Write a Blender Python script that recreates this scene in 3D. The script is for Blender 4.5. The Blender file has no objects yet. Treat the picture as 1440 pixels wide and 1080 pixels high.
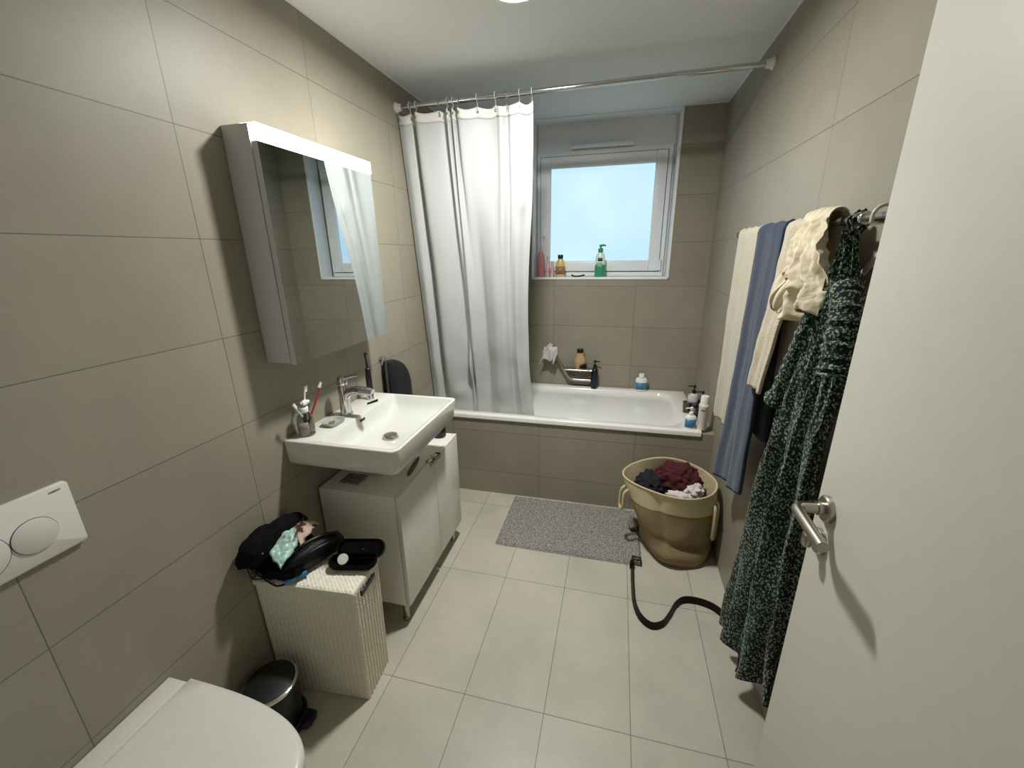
import bpy, bmesh, math, random
from mathutils import Vector, Matrix, noise
random.seed(7)
PI = math.pi
scene = bpy.context.scene
COL = scene.collection

# ------------------------------------------------------------------ helpers
def lin(c):
    out = []
    for v in c[:3]:
        v = v / 255.0
        out.append(v / 12.92 if v <= 0.04045 else ((v + 0.055) / 1.055) ** 2.4)
    return (out[0], out[1], out[2], 1.0)

def new_mat(name):
    m = bpy.data.materials.new(name); m.use_nodes = True
    nt = m.node_tree
    return m, nt, nt.nodes['Principled BSDF']

def P(name, rgb, rough=0.5, metal=0.0, var=0.0, vscale=30.0, bump=0.0, bscale=200.0, trans=0.0, ior=1.45,
      emit=None, estr=0.0, sheen=0.0, subsurf=0.0, alpha=1.0, spec=0.5, coat=0.0, stretch=None):
    m, nt, b = new_mat(name)
    base = lin(rgb)
    b.inputs['Base Color'].default_value = base
    b.inputs['Roughness'].default_value = rough
    b.inputs['Metallic'].default_value = metal
    b.inputs['Transmission Weight'].default_value = trans
    b.inputs['IOR'].default_value = ior
    b.inputs['Specular IOR Level'].default_value = spec
    b.inputs['Sheen Weight'].default_value = sheen
    b.inputs['Coat Weight'].default_value = coat
    if emit:
        b.inputs['Emission Color'].default_value = lin(emit)
        b.inputs['Emission Strength'].default_value = estr
    N, L = nt.nodes, nt.links
    co = N.new('ShaderNodeTexCoord')
    src = co.outputs['Object']
    if stretch:
        mp = N.new('ShaderNodeMapping'); mp.inputs['Scale'].default_value = stretch
        L.new(src, mp.inputs['Vector']); src = mp.outputs['Vector']
    n1 = N.new('ShaderNodeTexNoise'); n1.inputs['Scale'].default_value = vscale; n1.inputs['Detail'].default_value = 4
    L.new(src, n1.inputs['Vector'])
    v = max(var, 0.015)
    r = N.new('ShaderNodeMapRange'); r.inputs['From Min'].default_value = .3; r.inputs['From Max'].default_value = .7
    r.inputs['To Min'].default_value = 1 - v; r.inputs['To Max'].default_value = 1 + v
    L.new(n1.outputs['Fac'], r.inputs['Value'])
    mx = N.new('ShaderNodeVectorMath'); mx.operation = 'SCALE'
    mx.inputs[0].default_value = base[:3]
    L.new(r.outputs['Result'], mx.inputs['Scale'])
    L.new(mx.outputs['Vector'], b.inputs['Base Color'])
    if bump > 0:
        n2 = N.new('ShaderNodeTexNoise'); n2.inputs['Scale'].default_value = bscale; n2.inputs['Detail'].default_value = 3
        L.new(src, n2.inputs['Vector'])
        bp = N.new('ShaderNodeBump'); bp.inputs['Strength'].default_value = bump; bp.inputs['Distance'].default_value = 0.004
        L.new(n2.outputs['Fac'], bp.inputs['Height']); L.new(bp.outputs['Normal'], b.inputs['Normal'])
    return m

def tile_mat(name, axes, origin, tw, th, rgb, rgb2, rough=0.45, mottle=0.07, grout=(104, 98, 85)):
    """large format ceramic tile, stack bonded"""
    m, nt, b = new_mat(name); N, L = nt.nodes, nt.links
    g = N.new('ShaderNodeNewGeometry')
    sp = N.new('ShaderNodeSeparateXYZ'); L.new(g.outputs['Position'], sp.inputs['Vector'])
    cb = N.new('ShaderNodeCombineXYZ')
    for i, (a, o) in enumerate(zip(axes, origin)):
        s = N.new('ShaderNodeMath'); s.operation = 'SUBTRACT'
        L.new(sp.outputs[a], s.inputs[0]); s.inputs[1].default_value = o
        L.new(s.outputs[0], cb.inputs[i])
    br = N.new('ShaderNodeTexBrick'); br.offset = 0.0; br.squash = 1.0
    L.new(cb.outputs[0], br.inputs['Vector'])
    br.inputs['Scale'].default_value = 1.0
    br.inputs['Brick Width'].default_value = tw; br.inputs['Row Height'].default_value = th
    br.inputs['Mortar Size'].default_value = 0.0014; br.inputs['Mortar Smooth'].default_value = 0.2
    br.inputs['Bias'].default_value = 0.0
    br.inputs['Color1'].default_value = lin(rgb); br.inputs['Color2'].default_value = lin(rgb2)
    br.inputs['Mortar'].default_value = lin(grout)
    n1 = N.new('ShaderNodeTexNoise'); n1.inputs['Scale'].default_value = 3.0; n1.inputs['Detail'].default_value = 7; n1.inputs['Roughness'].default_value = .62
    L.new(g.outputs['Position'], n1.inputs['Vector'])
    n3 = N.new('ShaderNodeTexNoise'); n3.inputs['Scale'].default_value = 90; n3.inputs['Detail'].default_value = 3
    L.new(g.outputs['Position'], n3.inputs['Vector'])
    ad = N.new('ShaderNodeMath'); ad.operation = 'MULTIPLY_ADD'
    L.new(n3.outputs['Fac'], ad.inputs[0]); ad.inputs[1].default_value = .25; L.new(n1.outputs['Fac'], ad.inputs[2])
    r = N.new('ShaderNodeMapRange'); r.inputs['From Min'].default_value = .45; r.inputs['From Max'].default_value = .8
    r.inputs['To Min'].default_value = 1 - mottle; r.inputs['To Max'].default_value = 1 + mottle
    L.new(ad.outputs[0], r.inputs['Value'])
    mx = N.new('ShaderNodeVectorMath'); mx.operation = 'SCALE'
    L.new(br.outputs['Color'], mx.inputs[0]); L.new(r.outputs['Result'], mx.inputs['Scale'])
    L.new(mx.outputs['Vector'], b.inputs['Base Color'])
    b.inputs['Roughness'].default_value = rough
    b.inputs['Specular IOR Level'].default_value = 0.35
    bp = N.new('ShaderNodeBump'); bp.inputs['Strength'].default_value = 0.35; bp.inputs['Distance'].default_value = 0.0015; bp.invert = True
    L.new(br.outputs['Fac'], bp.inputs['Height']); L.new(bp.outputs['Normal'], b.inputs['Normal'])
    return m

def tag(o, label=None, cat=None, group=None, kind=None):
    if label: o['label'] = label
    if cat: o['category'] = cat
    if group: o['group'] = group
    if kind: o['kind'] = kind
    return o

ORG = {}
def origin_of(o):
    while o.parent: o = o.parent
    return ORG.get(o.name, Vector((0, 0, 0)))

def thing(name, label, cat, loc=(0, 0, 0), group=None, local=False):
    """an Empty at the thing's base; children are given in world coordinates unless local"""
    o = bpy.data.objects.new(name, None); COL.objects.link(o)
    o.empty_display_size = 0.05
    o.location = loc
    ORG[o.name] = Vector((0, 0, 0)) if local else Vector(loc)
    tag(o, label, cat, group)
    return o

def mk(name, verts, faces, mat, parent=None, smooth=True, loc=None, sharp=None, fmat=None, local=False):
    off = Vector((0, 0, 0))
    if parent is not None: off = origin_of(parent)
    elif loc is not None: off = Vector(loc)
    me = bpy.data.meshes.new(name)
    me.from_pydata([tuple(Vector(v) - (Vector((0, 0, 0)) if local else off)) for v in verts], [], faces)
    if isinstance(mat, (list, tuple)):
        for q in mat: me.materials.append(q)
    else: me.materials.append(mat)
    bm = bmesh.new(); bm.from_mesh(me)
    bmesh.ops.recalc_face_normals(bm, faces=bm.faces)
    bm.to_mesh(me); bm.free()
    if fmat:
        for p in me.polygons: p.material_index = fmat(p)
    for p in me.polygons: p.use_smooth = smooth
    if smooth and sharp is not None:
        try: me.set_sharp_from_angle(angle=math.radians(sharp))
        except Exception: pass
    o = bpy.data.objects.new(name, me); COL.objects.link(o)
    if parent is not None: o.parent = parent
    elif loc is not None: o.location = loc
    return o

class MB:
    """collects shapes that make ONE mesh"""
    def __init__(s): s.v = []; s.f = []
    def add(s, v, f):
        b = len(s.v); s.v += [tuple(p) for p in v]; s.f += [tuple(i + b for i in q) for q in f]; return s
    def box(s, x0, x1, y0, y1, z0, z1, bev=0.0, seg=2):
        return s.add(*boxvf(x0, x1, y0, y1, z0, z1, bev, seg))
    def tube(s, pts, r, n=12): return s.add(*tubevf(pts, r, n))
    def lathe(s, prof, c, n=32, **k): return s.add(*lathevf(prof, c, n, **k))
    def build(s, name, mat, parent=None, smooth=True, loc=None, sharp=35): return mk(name, s.v, s.f, mat, parent, smooth, loc, sharp)

def boxvf(x0, x1, y0, y1, z0, z1, bev=0.0, seg=2):
    bm = bmesh.new()
    bmesh.ops.create_cube(bm, size=1.0)
    for v in bm.verts:
        v.co = Vector((x0 + (v.co.x + .5) * (x1 - x0), y0 + (v.co.y + .5) * (y1 - y0), z0 + (v.co.z + .5) * (z1 - z0)))
    if bev > 0:
        bmesh.ops.bevel(bm, geom=list(bm.edges), offset=bev, segments=seg, profile=.5, affect='EDGES')
    bm.verts.index_update()
    v = [tuple(q.co) for q in bm.verts]; f = [tuple(q.index for q in p.verts) for p in bm.faces]
    bm.free(); return v, f

def box(name, x0, x1, y0, y1, z0, z1, mat, parent=None, bev=0.0, seg=2, loc=None, smooth=None):
    v, f = boxvf(x0, x1, y0, y1, z0, z1, bev, seg)
    return mk(name, v, f, mat, parent, (bev > 0) if smooth is None else smooth, loc, 35)

def tubevf(pts, r, n=12, cap=True):
    pts = [Vector(p) for p in pts]
    m = len(pts)
    rr = r if isinstance(r, (list, tuple)) else [r] * m
    t0 = (pts[1] - pts[0]).normalized()
    a = Vector((0, 0, 1)) if abs(t0.z) < .9 else Vector((1, 0, 0))
    nrm = t0.cross(a).normalized()
    V = []; F = []
    prev = t0
    for i, p in enumerate(pts):
        if i == 0: t = t0
        elif i == m - 1: t = (pts[i] - pts[i - 1]).normalized()
        else: t = ((pts[i + 1] - pts[i]).normalized() + (pts[i] - pts[i - 1]).normalized()).normalized()
        q = prev.rotation_difference(t); nrm = (q @ nrm).normalized(); prev = t
        bn = t.cross(nrm).normalized()
        for k in range(n):
            an = 2 * PI * k / n
            V.append(p + (nrm * math.cos(an) + bn * math.sin(an)) * rr[i])
    for i in range(m - 1):
        for k in range(n):
            F.append((i * n + k, i * n + (k + 1) % n, (i + 1) * n + (k + 1) % n, (i + 1) * n + k))
    if cap:
        F.append(tuple(reversed(range(n)))); F.append(tuple((m - 1) * n + k for k in range(n)))
    return V, F

def tube(name, pts, r, mat, parent=None, n=12, loc=None):
    v, f = tubevf(pts, r, n)
    return mk(name, v, f, mat, parent, True, loc, 50)

def spline(pts, n=8):
    """catmull-rom through pts"""
    P_ = [Vector(p) for p in pts]
    P_ = [P_[0] * 2 - P_[1]] + P_ + [P_[-1] * 2 - P_[-2]]
    out = []
    for i in range(1, len(P_) - 2):
        a, b, c, d = P_[i - 1], P_[i], P_[i + 1], P_[i + 2]
        for k in range(n):
            t = k / n
            out.append(.5 * ((2 * b) + (c - a) * t + (2 * a - 5 * b + 4 * c - d) * t * t + (3 * b - a - 3 * c + d) * t ** 3))
    out.append(P_[-2]); return out

def arc_bend(a, b, c, r, n=6):
    """polyline a-b-c with the corner at b rounded"""
    a, b, c = Vector(a), Vector(b), Vector(c)
    u = (a - b).normalized(); w = (c - b).normalized()
    p, q = b + u * r, b + w * r
    out = [a]
    for k in range(n + 1):
        t = k / n
        out.append((1 - t) ** 2 * p + 2 * t * (1 - t) * b + t * t * q)
    out.append(c); return out

def lathevf(prof, c, n=32, sx=1.0, sy=1.0, axis='z', capends=True):
    V = []; F = []
    for (r, z) in prof:
        for k in range(n):
            a = 2 * PI * k / n
            p = (r * math.cos(a) * sx, r * math.sin(a) * sy, z)
            if axis == 'x': p = (p[2], p[0], p[1])
            elif axis == 'y': p = (p[0], p[2], p[1])
            V.append((c[0] + p[0], c[1] + p[1], c[2] + p[2]))
    m = len(prof)
    for i in range(m - 1):
        for k in range(n):
            F.append((i * n + k, i * n + (k + 1) % n, (i + 1) * n + (k + 1) % n, (i + 1) * n + k))
    if capends:
        F.append(tuple(reversed(range(n)))); F.append(tuple((m - 1) * n + k for k in range(n)))
    return V, F

def lathe(name, prof, c, mat, parent=None, n=32, sx=1.0, sy=1.0, axis='z', loc=None, capends=True, sharp=40):
    v, f = lathevf(prof, c, n, sx, sy, axis, capends)
    return mk(name, v, f, mat, parent, True, loc, sharp)

def rrect(x0, x1, y0, y1, r, z, n=6, rs=None):
    """rounded rectangle ring, corner order (x1,y1),(x0,y1),(x0,y0),(x1,y0)"""
    rs = rs or [r] * 4
    out = []
    for (cx, cy, a0, q) in ((x1, y1, 0, rs[0]), (x0, y1, 90, rs[1]), (x0, y0, 180, rs[2]), (x1, y0, 270, rs[3])):
        sx = -1 if cx == x1 else 1; sy = -1 if cy == y1 else 1
        ox, oy = cx + sx * q, cy + sy * q
        for k in range(n + 1):
            a = math.radians(a0 + 90.0 * k / n)
            out.append((ox + q * math.cos(a), oy + q * math.sin(a), z))
    return out

def loftvf(rings, cap0=True, cap1=True):
    n = len(rings[0]); V = []; F = []
    for r in rings: V += [tuple(p) for p in r]
    for i in range(len(rings) - 1):
        for k in range(n):
            F.append((i * n + k, i * n + (k + 1) % n, (i + 1) * n + (k + 1) % n, (i + 1) * n + k))
    if cap0: F.append(tuple(reversed(range(n))))
    if cap1: F.append(tuple((len(rings) - 1) * n + k for k in range(n)))
    return V, F

def loft(name, rings, mat, parent=None, cap0=True, cap1=True, loc=None, sharp=40):
    v, f = loftvf(rings, cap0, cap1)
    return mk(name, v, f, mat, parent, True, loc, sharp)

def sheet(name, fn, nu, nv, mat, parent=None, thick=0.0, loc=None, offset=0.0, sub=0):
    V = []; F = []
    for j in range(nv + 1):
        for i in range(nu + 1):
            V.append(fn(i / nu, j / nv))
    for j in range(nv):
        for i in range(nu):
            a = j * (nu + 1) + i
            F.append((a, a + 1, a + nu + 2, a + nu + 1))
    o = mk(name, V, F, mat, parent, True, loc)
    if thick > 0:
        s = o.modifiers.new('thickness', 'SOLIDIFY'); s.thickness = thick; s.offset = offset
    if sub:
        q = o.modifiers.new('smooth', 'SUBSURF'); q.levels = sub; q.render_levels = sub
    return o

def fbm(x, y, z, s=1.0):
    return noise.noise(Vector((x * s, y * s, z * s))) + .5 * noise.noise(Vector((x * s * 2.1 + 7, y * s * 2.1, z * s * 2.1)))

def sst(a, b, x):
    t = max(0.0, min(1.0, (x - a) / (b - a))); return t * t * (3 - 2 * t)

def lerp(a, b, t): return a + (b - a) * t
def curve_at(tab, x):
    if x <= tab[0][0]: return tab[0][1]
    for (a, va), (b, vb) in zip(tab, tab[1:]):
        if x <= b: return lerp(va, vb, sst(a, b, x))
    return tab[-1][1]

def crumple(name, c, rad, mat, parent=None, amp=.35, s=14, lv=4, loc=None, seed=0, fold=0.0, ff=1.0):
    bm = bmesh.new(); bmesh.ops.create_icosphere(bm, subdivisions=lv, radius=1.0)
    V = []
    for v in bm.verts:
        d = v.co.normalized()
        k = 1 + amp * fbm(d.x + seed, d.y, d.z, 1.7) + amp * .55 * (abs(noise.noise(Vector((d.x * 4 + seed, d.y * 4, d.z * 4)))) - .3)
        w_ = d.x * 1.1 + d.y * 1.7 + d.z * .6 + .55 * fbm(d.x + seed, d.y, d.z, 1.3)
        k += fold * (abs(math.sin(w_ * 5.2 * ff + seed)) ** .8 - .5) + fold * .5 * (abs(math.sin((d.x - d.z) * 7 * ff + 2 * fbm(d.y, d.x, d.z + seed, 1.5))) - .5)
        V.append((c[0] + d.x * rad[0] * k, c[1] + d.y * rad[1] * k, c[2] + d.z * rad[2] * k))
    F = [tuple(q.index for q in p.verts) for p in bm.faces]
    bm.free()
    return mk(name, V, F, mat, parent, True, loc)

# ------------------------------------------------------------------ materials
WALL1, WALL2 = (149, 142, 126), (143, 136, 120)
Z0 = 0.4568; TH = 0.2923; TW = 0.585
m_wl = tile_mat('tile_left', ('Y', 'Z'), (1.0146 - 4 * TW, Z0 - 8 * TH), TW, TH, WALL1, WALL2)
m_wr = tile_mat('tile_right', ('Y', 'Z'), (1.5866 - 4 * TW, Z0 - 8 * TH), TW, TH, WALL1, WALL2)
m_wb = tile_mat('tile_back', ('X', 'Z'), (0.722 - 2 * TW, Z0 - 8 * TH), TW, TH, WALL1, WALL2)
m_wp = tile_mat('tile_apron', ('X', 'Z'), (1.335 - 3 * TW, Z0 - 8 * TH), TW, TH, WALL1, WALL2)
m_fl = tile_mat('tile_floor', ('X', 'Y'), (0.7135 - .9, 1.049 - 3.0), .3, .6, (186, 181, 165), (178, 172, 156), rough=.38, mottle=.10, grout=(118, 111, 97))
m_ceil = P('ceiling_paint', (228, 229, 226), .9, var=.01)
m_paint = P('white_paint', (228, 230, 231), .7)
m_pvc = P('window_pvc', (234, 235, 235), .35)
m_gasket = P('dark_gasket', (60, 60, 60), .6)
m_seal = P('white_sealant', (235, 233, 226), .5)
m_door = P('door_lacquer', (204, 201, 188), .45)
m_cer = P('white_ceramic', (207, 206, 197), .12, coat=.3)
m_enamel = P('bath_enamel', (232, 230, 223), .16, coat=.3)
m_lacq = P('white_lacquer', (226, 222, 211), .22)
m_plast = P('white_plastic', (208, 206, 197), .3)
m_chrome = P('chrome', (205, 205, 205), .12, 1.0)
m_steel = P('brushed_steel', (176, 170, 158), .3, 1.0, var=.03)
m_alu = P('cabinet_grey', (196, 196, 194), .4)
m_mirror = P('mirror_glass', (222, 228, 226), .01, 1.0)
m_black = P('black_plastic', (16, 16, 18), .35)
m_blackfab = P('black_fabric', (6, 6, 7), .8, spec=.15, var=.2, vscale=60, bump=.4, bscale=300)
m_blacklea = P('black_leather', (6, 6, 6), .45, spec=.3, var=.1, bump=.3, bscale=400)
m_grey = P('grey_plastic', (88, 86, 80), .5)
m_glass = P('clear_glass', (205, 205, 202), .03, trans=1.0, ior=1.45)
m_white = P('white_bottle', (232, 230, 226), .35)
m_blue = P('blue_label', (62, 122, 160), .4, var=.12, vscale=90)
m_navy = P('navy_bottle', (24, 28, 38), .3)
m_lamp = P('lamp_diffuser', (255, 250, 240), .5, emit=(255, 255, 250), estr=12.0)
m_mlamp = P('mirror_lamp_diffuser', (255, 250, 240), .5, emit=(255, 254, 247), estr=3.7)
m_curt = None

def curtain_mat():
    m, nt, b = new_mat('curtain_fabric'); N, L = nt.nodes, nt.links
    b.inputs['Base Color'].default_value = lin((218, 219, 217)); b.inputs['Roughness'].default_value = .5
    b.inputs['Sheen Weight'].default_value = .1
    tr = N.new('ShaderNodeBsdfTranslucent'); tr.inputs['Color'].default_value = lin((214, 218, 220))
    mx = N.new('ShaderNodeMixShader'); mx.inputs['Fac'].default_value = .36
    L.new(b.outputs[0], mx.inputs[1]); L.new(tr.outputs[0], mx.inputs[2])
    L.new(mx.outputs[0], N['Material Output'].inputs['Surface'])
    co = N.new('ShaderNodeTexCoord'); n = N.new('ShaderNodeTexNoise'); n.inputs['Scale'].default_value = 14; n.inputs['Detail'].default_value = 4
    L.new(co.outputs['Object'], n.inputs['Vector'])
    bp = N.new('ShaderNodeBump'); bp.inputs['Strength'].default_value = .12; bp.inputs['Distance'].default_value = .01
    L.new(n.outputs['Fac'], bp.inputs['Height']); L.new(bp.outputs['Normal'], b.inputs['Normal'])
    return m
m_curt = curtain_mat()

def terry(name, rgb, rib=0.0, var=.14):
    m, nt, b = new_mat(name); N, L = nt.nodes, nt.links
    base = lin(rgb)
    b.inputs['Roughness'].default_value = .95; b.inputs['Sheen Weight'].default_value = .25; b.inputs['Specular IOR Level'].default_value = .1
    co = N.new('ShaderNodeTexCoord')
    n = N.new('ShaderNodeTexNoise'); n.inputs['Scale'].default_value = 260; n.inputs['Detail'].default_value = 2
    L.new(co.outputs['Object'], n.inputs['Vector'])
    r = N.new('ShaderNodeMapRange'); r.inputs['From Min'].default_value = .3; r.inputs['From Max'].default_value = .7
    r.inputs['To Min'].default_value = 1 - var; r.inputs['To Max'].default_value = 1 + var
    L.new(n.outputs['Fac'], r.inputs['Value'])
    mx = N.new('ShaderNodeVectorMath'); mx.operation = 'SCALE'; mx.inputs[0].default_value = base[:3]
    L.new(r.outputs['Result'], mx.inputs['Scale']); L.new(mx.outputs['Vector'], b.inputs['Base Color'])
    h = n.outputs['Fac']
    if rib > 0:
        w = N.new('ShaderNodeTexWave'); w.bands_direction = 'Y'; w.inputs['Scale'].default_value = rib; w.inputs['Distortion'].default_value = .6
        L.new(co.outputs['Object'], w.inputs['Vector'])
        ad = N.new('ShaderNodeMath'); ad.operation = 'ADD'
        L.new(n.outputs['Fac'], ad.inputs[0]); L.new(w.outputs['Fac'], ad.inputs[1]); h = ad.outputs[0]
    bp = N.new('ShaderNodeBump'); bp.inputs['Strength'].default_value = .8; bp.inputs['Distance'].default_value = .004
    L.new(h, bp.inputs['Height']); L.new(bp.outputs['Normal'], b.inputs['Normal'])
    return m
m_tcream = terry('cream_terry', (186, 178, 158), 22)
m_tblue = terry('blue_terry', (54, 62, 80))
m_tcream2 = terry('beige_terry', (190, 178, 156), 0)
m_blouse = P('cream_cotton', (206, 193, 165), .85, var=.06, vscale=40, bump=.7, bscale=42, sheen=.15)

def floral_mat(name, ground, spot, scale=(80, 80, 46)):
    m, nt, b = new_mat(name); N, L = nt.nodes, nt.links
    b.inputs['Roughness'].default_value = .85; b.inputs['Sheen Weight'].default_value = .1; b.inputs['Specular IOR Level'].default_value = .2
    co = N.new('ShaderNodeTexCoord'); mp = N.new('ShaderNodeMapping'); mp.inputs['Scale'].default_value = scale
    mp.inputs['Rotation'].default_value = (.5, 0, 0)
    L.new(co.outputs['Object'], mp.inputs['Vector'])
    nz = N.new('ShaderNodeTexNoise'); nz.inputs['Scale'].default_value = 1.2
    L.new(mp.outputs[0], nz.inputs['Vector'])
    va = N.new('ShaderNodeVectorMath'); va.operation = 'MULTIPLY_ADD'; va.inputs[1].default_value = (1.1, 1.1, 1.1)
    L.new(nz.outputs['Color'], va.inputs[0]); L.new(mp.outputs[0], va.inputs[2])
    vo = N.new('ShaderNodeTexVoronoi'); vo.feature = 'F1'; vo.inputs['Scale'].default_value = 1.0
    L.new(va.outputs[0], vo.inputs['Vector'])
    r = N.new('ShaderNodeValToRGB'); r.color_ramp.elements[0].position = .34; r.color_ramp.elements[0].color = lin(spot)
    r.color_ramp.elements[1].position = .46; r.color_ramp.elements[1].color = lin(ground)
    L.new(vo.outputs['Distance'], r.inputs['Fac']); L.new(r.outputs['Color'], b.inputs['Base Color'])
    return m
m_dress = floral_mat('floral_fabric', (19, 33, 29), (136, 148, 128), (170, 170, 120))

m_jute = P('brown_jute', (140, 121, 90), .85, var=.09, vscale=40, bump=.5, bscale=120, stretch=(1, 1, 5))
m_juteband = P('cream_jute', (204, 189, 152), .8, var=.07, vscale=40, bump=.5, bscale=120, stretch=(1, 1, 5))
m_rope = P('cream_rope', (196, 178, 142), .9, bump=.6, bscale=160)
m_wicker = P('whitewashed_wicker', (226, 219, 200), .7, var=.10, vscale=120, bump=.5, bscale=220)
m_maroon = P('maroon_cloth', (70, 22, 26), .9, var=.2, vscale=30, bump=.5, bscale=60)
m_dknavy = P('dark_navy_cloth', (20, 23, 30), .9, var=.2, vscale=30, bump=.5, bscale=60)
m_wcloth = P('white_cloth', (205, 196, 190), .9, var=.1, vscale=60, bump=.15, bscale=60)
m_gcloth = P('grey_cloth', (128, 118, 112), .9, var=.1, bump=.4, bscale=60)

# ------------------------------------------------------------------ room
W, H, D, B = 1.7695, 2.427, 3.14, 2.392
RX0, RX1, RZ = 0.562, 1.508, 1.392     # window recess
def struct(o): o['kind'] = 'structure'; return o
struct(box('floor', -.12, W + .12, -1.3, D + .4, -.1, 0, m_fl))
struct(box('ceiling', -.12, W + .12, -.14, D + .4, H, H + .1, m_ceil))
struct(box('wall_left', -.12, 0, -.14, D + .4, 0, H, m_wl))
struct(box('wall_right', W, W + .12, -.14, D + .4, 0, H, m_wr))
b = MB(); b.box(0, RX0, D, D + .4, 0, H); b.box(RX1, W, D, D + .4, 0, H); b.box(RX0, RX1, D, D + .4, 0, RZ)
struct(b.build('wall_back', m_wb, smooth=False))
b = MB(); b.box(0, .72, -.14, -.03, 0, H); b.box(1.66, W, -.14, -.03, 0, H); b.box(.72, 1.66, -.14, -.03, 2.12, H)
struct(b.build('wall_near', m_paint, smooth=False))
# apron wall in front of the bath, tiled ledge at its right end
b = MB(); b.box(0, W, B, B + .03, 0, .546); b.box(1.704, W, B + .03, D, .3, .558); b.box(1.704, W, B, B + .03, .546, .558)
struct(b.build('wall_apron', m_wp, smooth=False))
# sealant lines between tiles and ceiling
tr = MB(); tr.box(0, .005, 0, D, H - .004, H); tr.box(W - .005, W, 0, D, H - .004, H)
tr.box(RX1, W, D - .005, D, H - .004, H); tr.box(0, RX0, D - .005, D, H - .004, H)
struct(tr.build('trim_1', m_seal, smooth=False))
# corner bead round the window recess, painted recess lining
tr = MB(); tr.box(RX1, RX1 + .011, D - .006, D + .004, RZ - .011, H - .004, .002); tr.box(RX0 - .011, RX0, D - .006, D + .004, RZ - .011, H - .004, .002)
tr.box(RX0 - .011, RX1 + .011, D - .006, D + .004, RZ - .011, RZ, .002)
struct(tr.build('trim_2', m_seal))
tr = MB(); tr.box(RX0, RX0 + .003, D, D + .13, RZ, H); tr.box(RX1 - .003, RX1, D, D + .13, RZ, H); tr.box(RX0, RX1, D, D + .13, RZ, RZ + .004); tr.box(RX0, RX1, D, D + .4, H - .006, H)
struct(tr.build('trim_3', m_paint, smooth=False))

# ------------------------------------------------------------------ window
YF = D + .13
win = struct(bpy.data.objects.new('window_1', None)); COL.objects.link(win); win.location = (1.03, YF, RZ); ORG[win.name] = Vector(win.location)
WT = 2.248
def ring_frame(mb, x0, x1, z0, z1, w, y0, y1, bev=.004):
    mb.box(x0, x0 + w, y0, y1, z0, z1, bev); mb.box(x1 - w, x1, y0, y1, z0, z1, bev)
    mb.box(x0 + w, x1 - w, y0, y1, z0, z0 + w, bev); mb.box(x0 + w, x1 - w, y0, y1, z1 - w, z1, bev)
f = MB(); ring_frame(f, RX0 + .004, RX1 - .02, RZ + .005, WT, .05, YF, YF + .07); f.build('window_frame', m_pvc, win)
f = MB(); f.box(RX0 + .003, RX1 - .003, YF + .012, YF + .07, WT, H - .006); f.box(RX1 - .02, RX1 - .003, YF + .02, YF + .07, RZ + .004, WT)
f.build('shutter_box', m_paint, win, smooth=False)
SX0, SX1, SZ0, SZ1 = RX0 + .034, RX1 - .052, RZ + .042, WT - .034
f = MB(); ring_frame(f, SX0, SX1, SZ0, SZ1, .070, YF - .018, YF + .03, .006); f.build('sash', m_pvc, win)
f = MB(); ring_frame(f, SX0 - .004, SX1 + .004, SZ0 - .005, SZ1 + .004, .004, YF - .003, YF + .004, 0); f.build('sash_gasket', m_gasket, win, smooth=False)
GX0, GX1, GZ0, GZ1 = SX0 + .07, SX1 - .07, SZ0 + .07, SZ1 - .07
f = MB(); ring_frame(f, GX0 - .002, GX1 + .002, GZ0 - .002, GZ1 + .002, .007, YF - .01, YF + .01, 0); f.build('glazing_bead', m_pvc, win, smooth=False)
m_pane, nt, bs = new_mat('frosted_pane_daylight')
N, L = nt.nodes, nt.links
bs.inputs['Base Color'].default_value = (.12, .14, .15, 1); bs.inputs['Roughness'].default_value = .35; bs.inputs['Specular IOR Level'].default_value = .3
g = N.new('ShaderNodeNewGeometry'); n1 = N.new('ShaderNodeTexNoise'); n1.inputs['Scale'].default_value = 2.2; n1.inputs['Detail'].default_value = 2
L.new(g.outputs['Position'], n1.inputs['Vector'])
cr = N.new('ShaderNodeValToRGB'); cr.color_ramp.elements[0].position = .35; cr.color_ramp.elements[0].color = (.38, .58, .76, 1)
cr.color_ramp.elements[1].position = .65; cr.color_ramp.elements[1].color = (.44, .64, .80, 1)
L.new(n1.outputs['Fac'], cr.inputs['Fac']); L.new(cr.outputs['Color'], bs.inputs['Emission Color']); bs.inputs['Emission Strength'].default_value = 1.0
box('pane', GX0 + .004, GX1 - .004, YF + .002, YF + .012, GZ0 + .004, GZ1 - .004, m_pane, win)
# ventilation bar above the sash
f = MB(); f.box(.81, 1.225, YF - .040, YF + .013, WT + .008, WT + .020, .003); f.box(.82, 1.215, YF - .020, YF + .013, WT + .020, WT + .034, .002)
f.build('vent_strip', m_pvc, win)
h = MB(); h.box(SX0 + .014, SX0 + .042, YF - .026, YF - .018, 1.66, 1.74, .003); h.tube([(SX0 + .028, YF - .018, 1.70), (SX0 + .028, YF - .05, 1.70)], .008); h.box(SX0 + .018, SX0 + .038, YF - .06, YF - .046, 1.685, 1.80, .005)
h.build('window_handle', m_pvc, win)
h = MB(); h.lathe([(.007, 0), (.007, .075)], (SX1 + .006, YF - .02, 1.44), 16); h.lathe([(.009, .0), (.009, .022)], (SX1 + .006, YF - .02, 1.44), 16)
h.build('hinge', m_pvc, win)

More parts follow.
